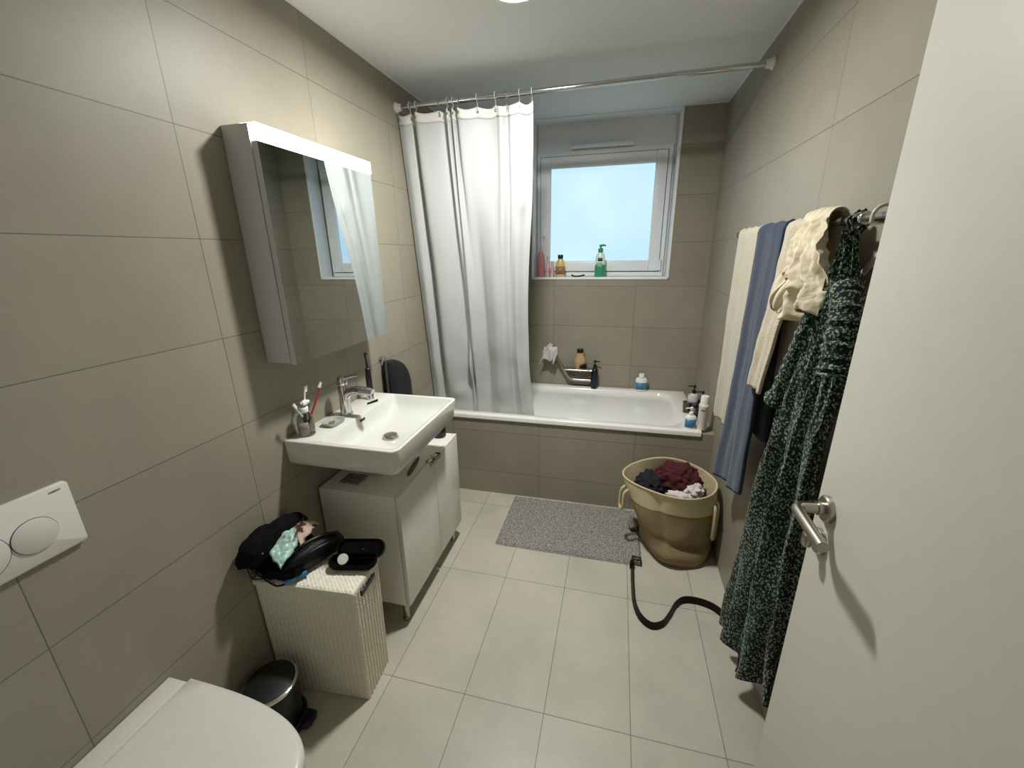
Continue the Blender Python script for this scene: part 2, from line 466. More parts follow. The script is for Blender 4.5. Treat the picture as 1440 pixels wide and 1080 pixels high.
# ------------------------------------------------------------------ door (opened into the room)
DX, DYE = 1.60, .857
door = struct(bpy.data.objects.new('door_1', None)); COL.objects.link(door); door.location = (DX + .02, .03, .01); ORG[door.name] = Vector(door.location)
box('door_leaf', DX, DX + .04, .03, DYE, .012, 2.1, m_door, door, .002)
hd = tube('door_handle', arc_bend((DX - .004, .812, 1.095), (DX - .058, .812, 1.095), (DX - .058, .690, 1.093), .02, 8), .0105, m_steel, door, 20)
rs = MB(); rs.lathe([(.0, -.010), (.023, -.010), (.026, -.007), (.026, 0)], (DX, .812, 1.095), 36, axis='x', capends=False); rs.lathe([(.0135, -.02), (.0135, -.009)], (DX, .812, 1.095), 24, axis='x')
rs.build('rosette', m_steel, door)
rs = MB(); rs.lathe([(.0, -.010), (.023, -.010), (.026, -.007), (.026, 0)], (DX, .812, 1.022), 36, axis='x', capends=False)
rs.build('key_rosette', m_steel, door)
rs = MB(); rs.lathe([(.009, -.028), (.009, -.009)], (DX, .812, 1.022), 20, axis='x'); rs.box(DX - .032, DX - .018, .802, .822, 1.008, 1.036, .004)
rs.build('thumb_turn', m_steel, door)

# ------------------------------------------------------------------ lamps
LP = (.787, 1.674, H)
t = thing('ceiling_lamp', 'flat round ceiling downlight at the top edge of the photo', 'lamp', LP)
lathe('lamp_ring', [(.100, 0), (.098, -.008), (.090, -.012), (.084, -.010), (.082, -.003)], LP, m_plast, t, 48, capends=False)
lathe('lamp_diffuser', [(.083, -.004), (.083, -.007), (.06, -.0085), (.001, -.009)], LP, m_lamp, t, 48)

# mirror cabinet
CY0, CY1, CZ0, CZ1, CX = 1.162, 1.768, 1.216, 1.95, .122
t = thing('mirror_cabinet', 'mirrored bathroom cabinet with a lit strip along its top, above the washbasin', 'cabinet', (0.0, (CY0 + CY1) / 2, CZ0))
box('cabinet_body', .001, .098, CY0, CY1, CZ0 + .004, CZ1, m_alu, t, .0015)
box('mirror_door', .102, CX, CY0 + .001, CY1 - .001, CZ0, 1.902, [m_alu, m_mirror], t, 0)
for o in t.children:
    if o.name.startswith('mirror_door'):
        for p in o.data.polygons:
            if p.normal.x > .9: p.material_index = 1
box('light_strip', .070, CX + .004, CY0 + .0005, CY1 - .0005, 1.905, CZ1 + .001, m_mlamp, t, .002)

# ------------------------------------------------------------------ washbasin
BY0, BY1, BX, BZ = 1.163, 1.748, .468, .918
t = thing('washbasin', 'white rectangular ceramic washbasin hung on the left wall under the mirror cabinet', 'washbasin', (0, 1.455, .80))
n = 8
R4 = [.03, .004, .004, .03]
rings = [rrect(.05, BX - .10, BY0 + .10, BY1 - .10, .05, .795, n),
         rrect(.01, BX - .035, BY0 + .03, BY1 - .03, .04, .806, n, [.05, .01, .01, .05]),
         rrect(.001, BX - .018, BY0 + .012, BY1 - .012, .03, .818, n, R4),
         rrect(.001, BX - .012, BY0 + .006, BY1 - .006, .03, .835, n, R4),
         rrect(.001, BX - .001, BY0 + .0005, BY1 - .0005, .03, BZ - .006, n, R4),
         rrect(.001, BX - .002, BY0 + .002, BY1 - .002, .03, BZ - .001, n, R4),
         rrect(.003, BX - .006, BY0 + .006, BY1 - .006, .028, BZ, n, R4),
         rrect(.136, BX - .018, BY0 + .019, BY1 - .019, .025, BZ, n),
         rrect(.139, BX - .021, BY0 + .022, BY1 - .022, .025, BZ - .003, n),
         rrect(.144, BX - .028, BY0 + .034, BY1 - .034, .03, BZ - .03, n),
         rrect(.156, BX - .045, BY0 + .075, BY1 - .075, .05, BZ - .065, n),
         rrect(.18, BX - .09, BY0 + .15, BY1 - .15, .07, BZ - .084, n),
         rrect(.235, .315, 1.415, 1.495, .035, BZ - .092, n)]
loft('basin', rings, m_cer, t, sharp=60)
lathe('drain_plug', [(.034, BZ - .093), (.034, BZ - .088), (.030, BZ - .080), (.028, BZ - .078), (.001, BZ - .076)], (.272, 1.452, 0), m_steel, t, 32)
box('overflow_slot', .141, .147, 1.438, 1.472, BZ - .026, BZ - .017, m_black, t, .002)
b = MB(); b.tube([(.20, 1.455, .80), (.20, 1.455, .66)], .017, 16); b.lathe([(.034, .66), (.034, .76), (.022, .775)], (.20, 1.455, 0), 24)
b.build('bottle_trap', m_plast, t)

# faucet
FY = 1.452
t = thing('faucet', 'chrome single lever mixer tap on the back deck of the washbasin', 'tap', (.075, FY, BZ))
b = MB(); b.lathe([(.027, 0), (.027, .006), (.024, .009), (.022, .05), (.022, .125), (.020, .132)], (.072, FY, BZ), 28)
b.build('tap_body', m_chrome, t)
pts = spline([(.070, FY, BZ + .070), (.090, FY, BZ + .098), (.13, FY, BZ + .112), (.18, FY, BZ + .112), (.212, FY, BZ + .106)], 6)
b = MB(); b.tube(pts, [.021 - .005 * q / (len(pts) - 1) for q in range(len(pts))], 18); b.lathe([(.012, -.022), (.012, -.004)], (.203, FY, BZ + .104), 18)
b.build('spout', m_chrome, t)
b = MB(); b.lathe([(.021, 0), (.023, .006), (.023, .026), (.015, .038), (.001, .04)], (.072, FY, BZ + .134), 28)
b.tube([(.072, FY, BZ + .160), (.11, FY, BZ + .172), (.15, FY, BZ + .180)], [.008, .007, .006], 12)
b.build('lever', m_chrome, t)

# ------------------------------------------------------------------ vanity cabinet
VX0, VX1, VY0, VY1, VZ0, VZ1 = .012, .362, 1.283, 1.918, .100, .646
t = thing('vanity_cabinet', 'white gloss two door base cabinet on short legs under the washbasin', 'cabinet', (.19, 1.60, 0))
box('carcass', VX0, VX1, VY0, VY1, VZ0, VZ1, m_lacq, t, .0015)
VM = 1.632
m_edge = P('cabinet_front', (224, 222, 212), .12)
for (a, c, hy) in ((VY0 + .001, VM - .002, VM - .03), (VM + .002, VY1 - .001, VM + .03)):
    d = box('cabinet_door', VX1 + .002, VX1 + .020, a, c, VZ0 + .001, VZ1 + .002, m_edge, t, .0015)
    h = MB(); h.box(VX1 - .004, VX1 + .030, hy - .022, hy + .022, VZ1 + .002, VZ1 + .006, .0015); h.box(VX1 + .020, VX1 + .030, hy - .022, hy + .022, VZ1 - .016, VZ1 + .006, .0015)
    h.build('handle', m_chrome, d)
for (x, y) in ((.05, 1.314), (.340, 1.314), (.05, 1.868), (.340, 1.868)):
    lathe('leg', [(.018, 0), (.018, .006), (.0145, .010), (.0145, VZ0)], (x, y, 0), m_steel, t, 16)
o = lathe('jar', [(.03, 0), (.034, .008), (.034, .075), (.03, .08), (.03, .095), (.001, .096)], (.305, 1.872, VZ1), m_black, None, 24, loc=(.305, 1.872, VZ1))
tag(o, 'small black jar at the far end of the white base cabinet top', 'jar')
def oval(u, v):
    return (.327 + .016 * math.sin(PI * min(max(u, .02), .98)) * (v - .5) * 2 + .04 * (.5 - u), 1.45 + .16 * u, VZ1 + .004)
b = MB()
ring = []
for k in range(32):
    a = 2 * PI * k / 32
    px, py = math.cos(a) * .011, math.sin(a) * .085
    ring.append((.322 + px - .0 + (-.18) * py, 1.535 + py))
b.add(*loftvf([[(x, y, VZ1 + .0006) for x, y in ring], [(x, y, VZ1 + .007) for x, y in ring], [(.322 + (x - .322) * .7, 1.535 + (y - 1.535) * .9, VZ1 + .010) for x, y in ring]]))
o = b.build('brush', m_grey, None, loc=(.322, 1.535, VZ1)); tag(o, 'slim dark grey oval brush lying on the base cabinet top near its front edge', 'brush')
o = sheet('cloth', lambda u, v: (.075 + .09 * u, 1.335 + .075 * v, VZ1 + .004 + .012 * abs(fbm(u, v, .3, 3.1))), 14, 14, m_gcloth, None, .003, loc=(.11, 1.37, VZ1))
tag(o, 'small grey cloth on the base cabinet top in the shade of the washbasin', 'cloth')

# ------------------------------------------------------------------ bathtub
t = thing('bathtub', 'white built-in bathtub behind the tiled apron under the window', 'bathtub', (.85, 2.77, .15))
n = 8
x0, x1, y0, y1 = .004, 1.702, B - .012, D - .002
R2 = [.004, .004, .004, .012]
rings = [rrect(x0, x1, y0, y1, .01, .546, n, R2), rrect(x0, x1, y0, y1, .01, .568, n, R2), rrect(x0 + .002, x1 - .002, y0 + .002, y1 - .002, .01, .573, n, R2),
         rrect(x0 + .006, x1 - .006, y0 + .006, y1 - .006, .01, .575, n, R2),
         rrect(.085, 1.612, y0 + .062, y1 - .062, .11, .573, n),
         rrect(.092, 1.603, y0 + .069, y1 - .069, .11, .566, n),
         rrect(.10, 1.590, y0 + .078, y1 - .078, .11, .54, n),
         rrect(.12, 1.55, y0 + .095, y1 - .095, .12, .40, n),
         rrect(.15, 1.48, y0 + .115, y1 - .115, .12, .25, n),
         rrect(.20, 1.40, y0 + .15, y1 - .15, .12, .17, n),
         rrect(.26, 1.30, y0 + .20, y1 - .20, .10, .155, n)]
loft('tub', rings, m_enamel, t, sharp=60)
lathe('drain', [(.03, .157), (.03, .163), (.001, .165)], (.85, 2.77, 0), m_chrome, t, 24)

# shower rod, rings, curtain
RY0, RY1, RZ0, RZ1 = 2.280, 2.288, 2.303, 2.322
def rod_pt(x):
    k = x / W; return (x, lerp(RY0, RY1, k), lerp(RZ0, RZ1, k))
t = thing('shower_rod', 'white and chrome shower curtain rod spanning between the side walls', 'curtain rod', rod_pt(.88))
tube('rod_tube', [rod_pt(.003), rod_pt(.9), rod_pt(W - .003)], .0115, m_chrome, t, 20)
for x, sgn in ((.001, 1), (W - .001, -1)):
    p = rod_pt(x)
    lathe('end_cap', [(.026, 0), (.026, .008 * sgn), (.019, .016 * sgn), (.015, .034 * sgn)], p, m_plast, t, 28, axis='x')

FOLD_X = [0.012, .10, .165, .24, .315, .372, .395, .415, .438, .50, .575, .61, .655, .70]
CP = [(.008, .004), (.045, -.004), (.078, .002), (.092, .020), (.112, -.016), (.165, -.012), (.235, .000), (.266, .012), (.280, -.016), (.294, .010), (.307, -.018),
      (.321, .008), (.336, -.020), (.375, -.016), (.430, .000), (.490, .014), (.522, .004), (.548, -.022), (.574, .020), (.596, -.014), (.640, -.010), (.672, .012), (.705, -.004)]
CB = [(.010, .004), (.050, -.010), (.080, .006), (.100, .024), (.132, -.022), (.180, -.022), (.240, .002), (.275, .028), (.296, .004), (.312, -.012), (.330, -.026),
      (.352, -.012), (.378, .014), (.408, .034), (.440, .006), (.480, -.026), (.520, -.030), (.552, -.022), (.580, .010), (.604, .004), (.636, -.016), (.672, .004), (.705, .010)]
def _dense(P2):
    q = spline([(x, y, 0) for x, y in P2], 10); return [(p.x, p.y) for p in q]
_ct, _cb = _dense(CP), _dense(CB)
CN = len(_ct) - 1
def curtain_fn(u, v):
    i = min(int(u * CN), CN - 1); f = u * CN - i
    t_ = (lerp(_ct[i][0], _ct[i + 1][0], f), lerp(_ct[i][1], _ct[i + 1][1], f))
    b_ = (lerp(_cb[i][0], _cb[i + 1][0], f), lerp(_cb[i][1], _cb[i + 1][1], f))
    z = lerp(2.272, .43, v)
    k = (2.272 - z) / 1.7
    w_ = sst(.02, .55, v)
    x = lerp(t_[0], b_[0], w_); yf = lerp(t_[1], b_[1], w_) * (1 + .25 * math.sin(3 * v + 5 * u))
    x += .026 * u * (1 - sst(0, .45, v)) - .030 * sst(.6, 1, u) * sst(.2, .6, v) * (1 - sst(.72, 1.0, v))
    yf += .007 * fbm(u * 7, v * 3.5, 1.0, 1.0) + .010 * fbm(u * 5, v * 7, 4.0, 1.0) * sst(.45, .8, v)
    yf += -.030 * math.exp(-((u - .36) / .035) ** 2 - ((v - .76) / .06) ** 2) + .026 * math.exp(-((u - .40) / .022) ** 2 - ((v - .80) / .07) ** 2) - .02 * math.exp(-((u - .25) / .05) ** 2 - ((v - .86) / .03) ** 2)
    yf += -.014 * math.exp(-((u - .93) / .03) ** 2 - ((v - .24) / .03) ** 2)
    y = 2.283 + .190 * k + yf * (1 - .45 * sst(.80, .93, v))
    sag = -.012 * abs(math.sin(PI * u * 11)) * (1 - sst(0, .05, v))
    return (x, y, z + sag)
t = thing('shower_curtain', 'white shower curtain drawn to the left end of the bathtub', 'curtain', (.35, 2.3, .43))
sheet('curtain', curtain_fn, 330, 130, m_curt, t, .0008)
def hem(u, v):
    p = Vector(curtain_fn(u, v * .026)); return (p.x, p.y - .0022, p.z)
sheet('top_hem', hem, 330, 4, P('curtain_hem', (214, 213, 207), .5), t, .0008)
for i in range(12):
    u = i / 11.0
    p = Vector(curtain_fn(min(max(u, .008), .992), .012))
    lathe('eyelet', [(.003, -.0005), (.0065, -.0005), (.007, .001), (.003, .0012)], (p.x, p.y - .004, p.z), m_steel, t, 14, axis='y', capends=False)
for i in range(12):
    u = i / 11.0
    p = Vector(curtain_fn(min(max(u, .008), .992), .010)); rp = Vector(rod_pt(p.x))
    c = [(rp.x, rp.y + .0165 * math.sin(a), rp.z + .002 + .0165 * math.cos(a)) for a in [PI * 1.0 - .3 + k * 2 * PI / 20 * .95 for k in range(21)]]
    pts = [tuple(p + Vector((0, -.006, 0)))] + c
    o = mk('curtain_ring', *tubevf(pts, .0022, 8), m_plast if i % 3 else m_chrome, None, True, tuple(rp))
    tag(o, 'small ring holding the white shower curtain on the rod', 'curtain ring', 'rings along the shower rod')

# ------------------------------------------------------------------ toilet
TY = .43
def dshape(x0, x1, hw, z, n=56, sq=3.0):
    """straight back, rounded front"""
    out = []
    for k in range(n + 1):
        a = -PI / 2 + PI * k / n
        c, s = math.cos(a), math.sin(a)
        xx = abs(c) ** (2 / sq); yy = math.copysign(abs(s) ** (2 / 3.0), s)
        out.append((x0 + (x1 - x0) * xx, TY + hw * yy, z))
    return out
t = thing('toilet', 'white wall hung toilet with closed lid in the bottom left corner', 'toilet', (0, TY, .05))
rings = [dshape(.001, .20, .09, .07), dshape(.001, .34, .13, .12), dshape(.001, .44, .16, .22), dshape(.001, .51, .178, .32), dshape(.001, .527, .183, .39), dshape(.001, .529, .184, .403), dshape(.001, .51, .175, .407)]
loft('bowl', rings, m_cer, t, sharp=60)
b = MB(); b.box(.001, .079, TY - .182, TY + .182, .38, .436, .006, 3); b.build('hinge_block', m_cer, t)
lid = [dshape(.082, .543, .182, .410), dshape(.082, .547, .186, .413), dshape(.082, .548, .187, .440), dshape(.082, .545, .184, .448), dshape(.084, .533, .174, .4515), dshape(.09, .42, .115, .4535), dshape(.1, .26, .03, .4535)]
loft('lid', lid, m_plast, t, sharp=60)
for y in (TY - .1, TY + .1):
    tube('hinge_pin', [(.078, y - .02, .428), (.078, y + .02, .428)], .007, m_chrome, t, 12)

# flush plate
t = thing('flush_plate', 'white dual flush plate on the left wall above the toilet', 'flush plate', (0, TY, 1.03))
PY0, PY1, PZ0, PZ1 = TY - .123, TY + .123, .950, 1.105
loft('plate', [[(.0, p[0], p[1]) for p in rrect(PY0, PY1, PZ0, PZ1, .008, 0)], [(.009, p[0], p[1]) for p in rrect(PY0, PY1, PZ0, PZ1, .008, 0)],
               [(.0115, p[0], p[1]) for p in rrect(PY0 + .003, PY1 - .003, PZ0 + .003, PZ1 - .003, .006, 0)]], m_plast, t)
for (yc, r, xx) in ((TY + .0445, .0375, .0150), (TY - .0420, .0460, .0135)):
    o = lathe('button', [(r, .0118), (r, xx - .001), (r - .0015, xx), (.001, xx)], (0, yc, 1.017), m_plast, t, 48, axis='x')
    lathe('button_gap', [(r + .0012, .0110), (r + .0012, .0122), (r, .0123)], (0, yc, 1.017), m_gasket, o, 48, axis='x', capends=False)
cu = bpy.data.curves.new('wordmark', 'FONT'); cu.body = 'GEBERIT'; cu.size = .0060; cu.extrude = .0002
tmp = bpy.data.objects.new('wordmark_curve', cu); COL.objects.link(tmp)
me = bpy.data.meshes.new_from_object(tmp.evaluated_get(bpy.context.evaluated_depsgraph_get()))
bpy.data.objects.remove(tmp); bpy.data.curves.remove(cu)
me.name = 'wordmark'; me.materials.clear(); me.materials.append(m_gasket)
wm = bpy.data.objects.new('wordmark', me); COL.objects.link(wm); wm.parent = t
wm.location = Vector((.0117, PY1 - .037, 1.0905)) - Vector((0, TY, 1.03)); wm.rotation_euler = (PI / 2, 0, PI / 2)

# pedal bin
BC = (.114, .803)
t = thing('pedal_bin', 'small black pedal bin with chrome rim between the toilet and the wicker basket', 'bin', (BC[0], BC[1], 0))
lathe('bin_body', [(.076, .03), (.082, .185), (.080, .19)], (*BC, 0), m_black, t, 40)
lathe('bin_base', [(.088, 0), (.090, .006), (.090, .028), (.084, .034)], (*BC, 0), m_black, t, 40)
lathe('bin_lid', [(.078, .196), (.078, .202), (.06, .208), (.001, .212)], (*BC, 0), P('dark_lid', (20, 20, 19), .5), t, 40)
lathe('bin_rim', [(.079, .186), (.084, .187), (.0845, .197), (.0785, .200)], (*BC, 0), m_chrome, t, 40)
b = MB(); b.add(*loftvf([rrect(BC[0] + .05, BC[0] + .118, BC[1] - .005, BC[1] + .055, .02, .012), rrect(BC[0] + .05, BC[0] + .12, BC[1] - .006, BC[1] + .056, .02, .022), rrect(BC[0] + .055, BC[0] + .113, BC[1] - .0, BC[1] + .05, .02, .030)]))
b.build('pedal', m_black, t)

# ------------------------------------------------------------------ wicker basket
KX, KY, KH = .372, .166, .505   # footprint
t = thing('wicker_basket', 'tall whitewashed woven wicker laundry basket with lid beside the base cabinet', 'laundry basket', (.190, 1.014, 0), local=True)
def wick_ring(z, zi, grow):
    out = []
    hx, hy = KX / 2 * grow, KY / 2 * grow
    per = 2 * (KX + KY)
    cnt = 420
    for k in range(cnt):
        s = k / cnt * per
        if s < KX: p = (-hx + s / KX * 2 * hx, -hy); nr = (0, -1); q = s
        elif s < KX + KY: p = (hx, -hy + (s - KX) / KY * 2 * hy); nr = (1, 0); q = s - KX
        elif s < 2 * KX + KY: p = (hx - (s - KX - KY) / KX * 2 * hx, hy); nr = (0, 1); q = s
        else: p = (-hx, hy - (s - 2 * KX - KY) / KY * 2 * hy); nr = (-1, 0); q = s
        side = nr[0] != 0
        a = (.0066 if side else .0010) * abs(math.sin(PI * q / .0186)) + (.0012 if side else .0004) * math.sin(2 * PI * q / .0186 + zi * 2.3)
        a += .0004 * math.sin(zi * 2.2)
        out.append((p[0] + nr[0] * a, p[1] + nr[1] * a, z))
    return out
nz = 110
rings = [wick_ring(.002 + (KH - .022) * i / nz, i, .955 + .045 * i / nz) for i in range(nz + 1)]
loft('basket_body', rings, m_wicker, t)
def lid_fn(u, v):
    x = (u - .5) * (KX + .012); y = (v - .5) * (KY + .012)
    e = min(u, 1 - u) * KX; e2 = min(v, 1 - v) * KY
    edge = 1 - sst(0, .012, min(e, e2))
    z = KH - .002 + .002 * math.sin(u * KX / .0075 * PI) * math.sin(v * KY / .0075 * PI) + .0025 * fbm(u * 20, v * 9, 0) * .6 - .004 * edge * edge
    return (x, y, z)
b = MB()
V = []; F = []
nu, nv = 150, 70
for j in range(nv + 1):
    for i in range(nu + 1): V.append(lid_fn(i / nu, j / nv))
for j in range(nv):
    for i in range(nu):
        a = j * (nu + 1) + i; F.append((a, a + 1, a + nu + 2, a + nu + 1))
b.add(V, F)
b.add(*loftvf([rrect(-KX / 2 - .006, KX / 2 + .006, -KY / 2 - .006, KY / 2 + .006, .006, KH - .022), rrect(-KX / 2 - .008, KX / 2 + .008, -KY / 2 - .008, KY / 2 + .008, .007, KH - .012), rrect(-KX / 2 - .005, KX / 2 + .005, -KY / 2 - .005, KY / 2 + .005, .005, KH - .005)], True, False))
b.build('basket_lid', m_wicker, t)
b = MB(); b.box(KX / 2 - .004, KX / 2 + .0095, -.045, .045, KH - .055, KH - .034, .002)
b.build('handle_hole', m_black, t)
t.rotation_euler = (0, 0, math.radians(4))
TOPZ = KH + .002

# things on the wicker basket
def pillow(cx, cy, cz, hx, hy, hz, rot=0.0, tilt=0.0, p=2.6, nu=40, nv=20, amp=.05, seed=0):
    V = []; F = []
    cr_, sr_ = math.cos(rot), math.sin(rot); ct, st = math.cos(tilt), math.sin(tilt)
    for j in range(nv + 1):
        ph = -PI / 2 + PI * j / nv
        for i in range(nu):
            th = 2 * PI * i / nu
            f_ = lambda w, e: math.copysign(abs(w) ** (2 / e), w)
            x = f_(math.cos(ph), 2.0) * f_(math.cos(th), p); y = f_(math.cos(ph), 2.0) * f_(math.sin(th), p); z = f_(math.sin(ph), 2.2)
            k = 1 + amp * fbm(x * 2 + seed, y * 2, z * 2, 1.3)
            x, y, z = x * hx * k, y * hy * k, z * hz * k
            x, z = x * ct + z * st, -x * st + z * ct
            V.append((cx + x * cr_ - y * sr_, cy + x * sr_ + y * cr_, cz + z))
    for j in range(nv):
        for i in range(nu):
            F.append((j * nu + i, j * nu + (i + 1) % nu, (j + 1) * nu + (i + 1) % nu, (j + 1) * nu + i))
    return V, F

def quad_sheet(name, q, mat, parent=None, crumple_=.006, thick=.010, loc=None, nu=28, nv=22, seed=0.0):
    """soft packet spanning four corner points"""
    q = [Vector(p) for p in q]
    nn = (q[1] - q[0]).cross(q[3] - q[0]).normalized()
    if nn.z < 0: nn = -nn
    def fn(u, v):
        p = q[0].lerp(q[1], u).lerp(q[3].lerp(q[2], u), v)
        puff = math.sin(PI * u) ** .5 * math.sin(PI * v) ** .5 if 0 < u < 1 and 0 < v < 1 else 0
        return p + nn * (.012 * puff + crumple_ * fbm(u * 3 + seed, v * 3, seed, 1.6))
    return sheet(name, fn, nu, nv, mat, parent, thick, loc, -1)
t = thing('shoulder_bag', 'open black bag slumped against the wall on the wicker basket', 'bag', (.09, .98, TOPZ))
b = MB(); b.add(*pillow(.052, .935, .635, .046, .090, .060, .15, .25, amp=.16, seed=2)); b.add(*pillow(.050, 1.035, .615, .044, .095, .060, -.12, .2, amp=.14, seed=5))
b.build('bag_back', m_blackfab, t)
b = MB(); b.add(*pillow(.100, .955, .545, .085, .048, .038, .05, -.1, amp=.16, seed=8)); b.add(*pillow(.075, 1.04, .545, .065, .075, .038, 0, 0, amp=.12, seed=11))
b.build('bag_front', m_blackfab, t)
tube('strap', spline([(.03, .885, .60), (.035, .90, .56), (.05, .912, .525), (.10, .912, .50), (.13, .914, .505), (.150, .917, .518)], 8), .0028, m_black, t, 8)
tube('drawstring', spline([(.03, .885, .61), (.05, .875, .57), (.04, .89, .535), (.07, .905, .53), (.06, .90, .56)], 8), .0022, m_black, t, 8)
lathe('snap', [(.005, 0), (.005, .003), (.001, .004)], (.098, .895, .645), m_chrome, t, 12)

m_pack = P('tissue_print', (150, 180, 168), .3, var=.5, vscale=46)
o = quad_sheet('tissue_pack', [(.042, .954, .632), (.050, 1.060, .628), (.134, 1.015, .612), (.160, .897, .594)], m_pack, None, .008, .012, (.10, .98, .61), seed=2.2); tag(o, 'pale green and white plastic pack tucked in the open black bag', 'pack')
m_flor = floral_mat('pink_floral_print', (190, 164, 150), (84, 46, 38), (28, 28, 28))
t = thing('floral_pouch', 'small pink floral fabric pouch with brown blossoms behind the green pack', 'pouch', (.11, 1.06, .62))
quad_sheet('pouch_body', [(.020, 1.105, .640), (.155, 1.096, .628), (.165, .990, .620), (.082, 1.033, .632)], m_flor, t, .006, .012, seed=5.1)
tube('pouch_cord', [(.095, 1.098, .652), (.118, 1.06, .655), (.130, 1.01, .640)], .0032, m_black, t, 8)
t = thing('toiletry_bag', 'black leather toiletry bag lying on its side across the wicker basket lid', 'bag', (.17, 1.03, TOPZ))
v, f_ = pillow(.170, 1.035, TOPZ + .046, .038, .110, .044, -.42, .15, 3.4, amp=.06, seed=1)
mk('bag_body', v, f_, m_blacklea, t)
b = MB(); b.tube(spline([(.130, .955, TOPZ + .072), (.150, 1.0, TOPZ + .092), (.178, 1.06, TOPZ + .093), (.205, 1.12, TOPZ + .072)], 6), .006, 10)
b.tube(spline([(.155, .945, TOPZ + .052), (.185, 1.0, TOPZ + .072), (.212, 1.06, TOPZ + .072), (.228, 1.11, TOPZ + .056)], 6), .004, 10)
b.build('bag_seam', P('seam_black', (26, 26, 26), .45), t)
t = thing('glasses_case', 'open black glasses case at the right end of the wicker basket', 'glasses case', (.33, 1.06, TOPZ))
def shell(cx, cy, cz, hx, hy, dep, rot, tilt, thick=.004):
    prof = [(1.0, dep), (1.0, dep * .6), (.93, dep * .25), (.7, .003), (.05, 0)]
    prof_in = [(.05, thick), (.66, thick + .003), (.88, dep * .3 + thick), (.94, dep * .65), (.95, dep)]
    rings_ = []
    for (k, z) in prof + prof_in:
        rings_.append([p for p in rrect(-hx * k, hx * k, -hy * k, hy * k, min(hx, hy) * k * .95, z, 6)])
    rings_.append(rings_[0])
    v, f_ = loftvf(rings_, False, False)
    M = Matrix.Translation((cx, cy, cz)) @ Matrix.Rotation(rot, 4, 'Z') @ Matrix.Rotation(tilt, 4, 'X')
    return [tuple(M @ Vector(p)) for p in v], f_
v, f_ = shell(.318, 1.048, TOPZ + .001, .086, .032, .028, .22, 0); mk('case_base', v, f_, m_blackfab, t, True, sharp=60)
v, f_ = shell(.322, 1.108, TOPZ + .026, .088, .033, .030, .22, .75); mk('case_lid', v, f_, m_blacklea, t, True, sharp=60)
M = Matrix.Translation((.292, 1.030, TOPZ + .040)) @ Matrix.Rotation(.9, 4, 'X') @ Matrix.Rotation(.2, 4, 'Y')
v, f_ = lathevf([(.017, -.006), (.0185, -.004), (.0185, .004), (.017, .006), (.001, .007)], (0, 0, 0), 28)
o = mk('round_tin', [tuple(M @ Vector(p)) for p in v], f_, P('white_tin', (226, 224, 216), .3), None, True, (.292, 1.03, TOPZ + .04), 40); tag(o, 'small round white tin leaning on the open glasses case', 'tin')
m_bluep = P('blue_plastic', (70, 140, 190), .3)
t = thing('lighter', 'small light blue plastic tube at the front edge of the wicker basket', 'tube', (.18, .95, TOPZ))
b = MB(); b.tube([(.146, .912, TOPZ + .012), (.163, .940, TOPZ + .012)], .0085, 14); b.build('tube_body', m_bluep, t)
b = MB(); b.tube([(.163, .940, TOPZ + .012), (.184, .972, TOPZ + .012)], .0095, 14); b.build('tube_cap', P('blue_plastic_dark', (52, 104, 150), .3), t)
t.name = 'plastic_tube'

# ------------------------------------------------------------------ bottles
def arc_label(c, r, z0, z1, a0, a1, mat, parent, n=20, sx=1, sy=1, name='label_band'):
    V = []; F = []
    for z in (z0, z1):
        for k in range(n + 1):
            a = lerp(a0, a1, k / n); V.append((c[0] + r * sx * math.cos(a), c[1] + r * sy * math.sin(a), c[2] + z))
    for k in range(n): F.append((k, k + 1, n + 2 + k, n + 1 + k))
    o = mk(name, V, F, mat, parent, True)
    s = o.modifiers.new('thickness', 'SOLIDIFY'); s.thickness = .0006; s.offset = 1
    return o
def pump(c, z, mat, parent, ang, s=1.0):
    b = MB()
    b.lathe([(.013 * s, 0), (.013 * s, .016 * s), (.006 * s, .02 * s)], (c[0], c[1], z), 20)
    b.lathe([(.004 * s, .018 * s), (.004 * s, .04 * s)], (c[0], c[1], z), 12)
    d = Vector((math.cos(ang), math.sin(ang), 0))
    p = Vector((c[0], c[1], z + .043 * s))
    b.lathe([(.009 * s, .036 * s), (.010 * s, .048 * s), (.007 * s, .052 * s)], (c[0], c[1], z), 16)
    b.tube([p, p + d * .03 * s, p + d * .036 * s + Vector((0, 0, -.006 * s))], [.005 * s, .004 * s, .0035 * s], 10)
    return b.build('pump', mat, parent)
def bottle(name, label, cat, c, r, h, body, top='pump', topmat=None, prof=None, sx=1, sy=1, lab=None, ang=PI, ps=1.0, group=None):
    t = thing(name, label, cat, c, group)
    pr = prof or [(r * .92, 0), (r, .004), (r, h * .8), (r * .8, h * .92), (r * .4, h * .97), (r * .4, h)]
    lathe('bottle_body', pr, c, body, t, 32, sx, sy)
    if lab:
        z0, z1, lm = lab
        arc_label(c, r * 1.004, z0, z1, -PI / 2 - 1.25, -PI / 2 + 1.25, lm, t, 20, sx, sy)
    if top == 'pump': pump(c, c[2] + h, topmat, t, ang, ps)
    elif top == 'cap':
        lathe('cap', [(r * .55, 0), (r * .55, .022), (r * .5, .025), (.001, .025)], (c[0], c[1], c[2] + h - .002), topmat, t, 24)
    elif top == 'bigcap':
        lathe('cap', [(r * .86, 0), (r * .86, .045), (r * .78, .05), (.001, .05)], (c[0], c[1], c[2] + h - .002), topmat, t, 28)
    return t
RIM = .5755
bottle('pump_bottle', 'slim dark navy pump bottle on the bath rim below the soap shelf', 'bottle', (1.048, 3.088, RIM), .025, .165, m_navy, 'pump', m_black, ang=0.1, prof=[(.023, 0), (.025, .004), (.025, .135), (.02, .15), (.012, .156), (.012, .165)])
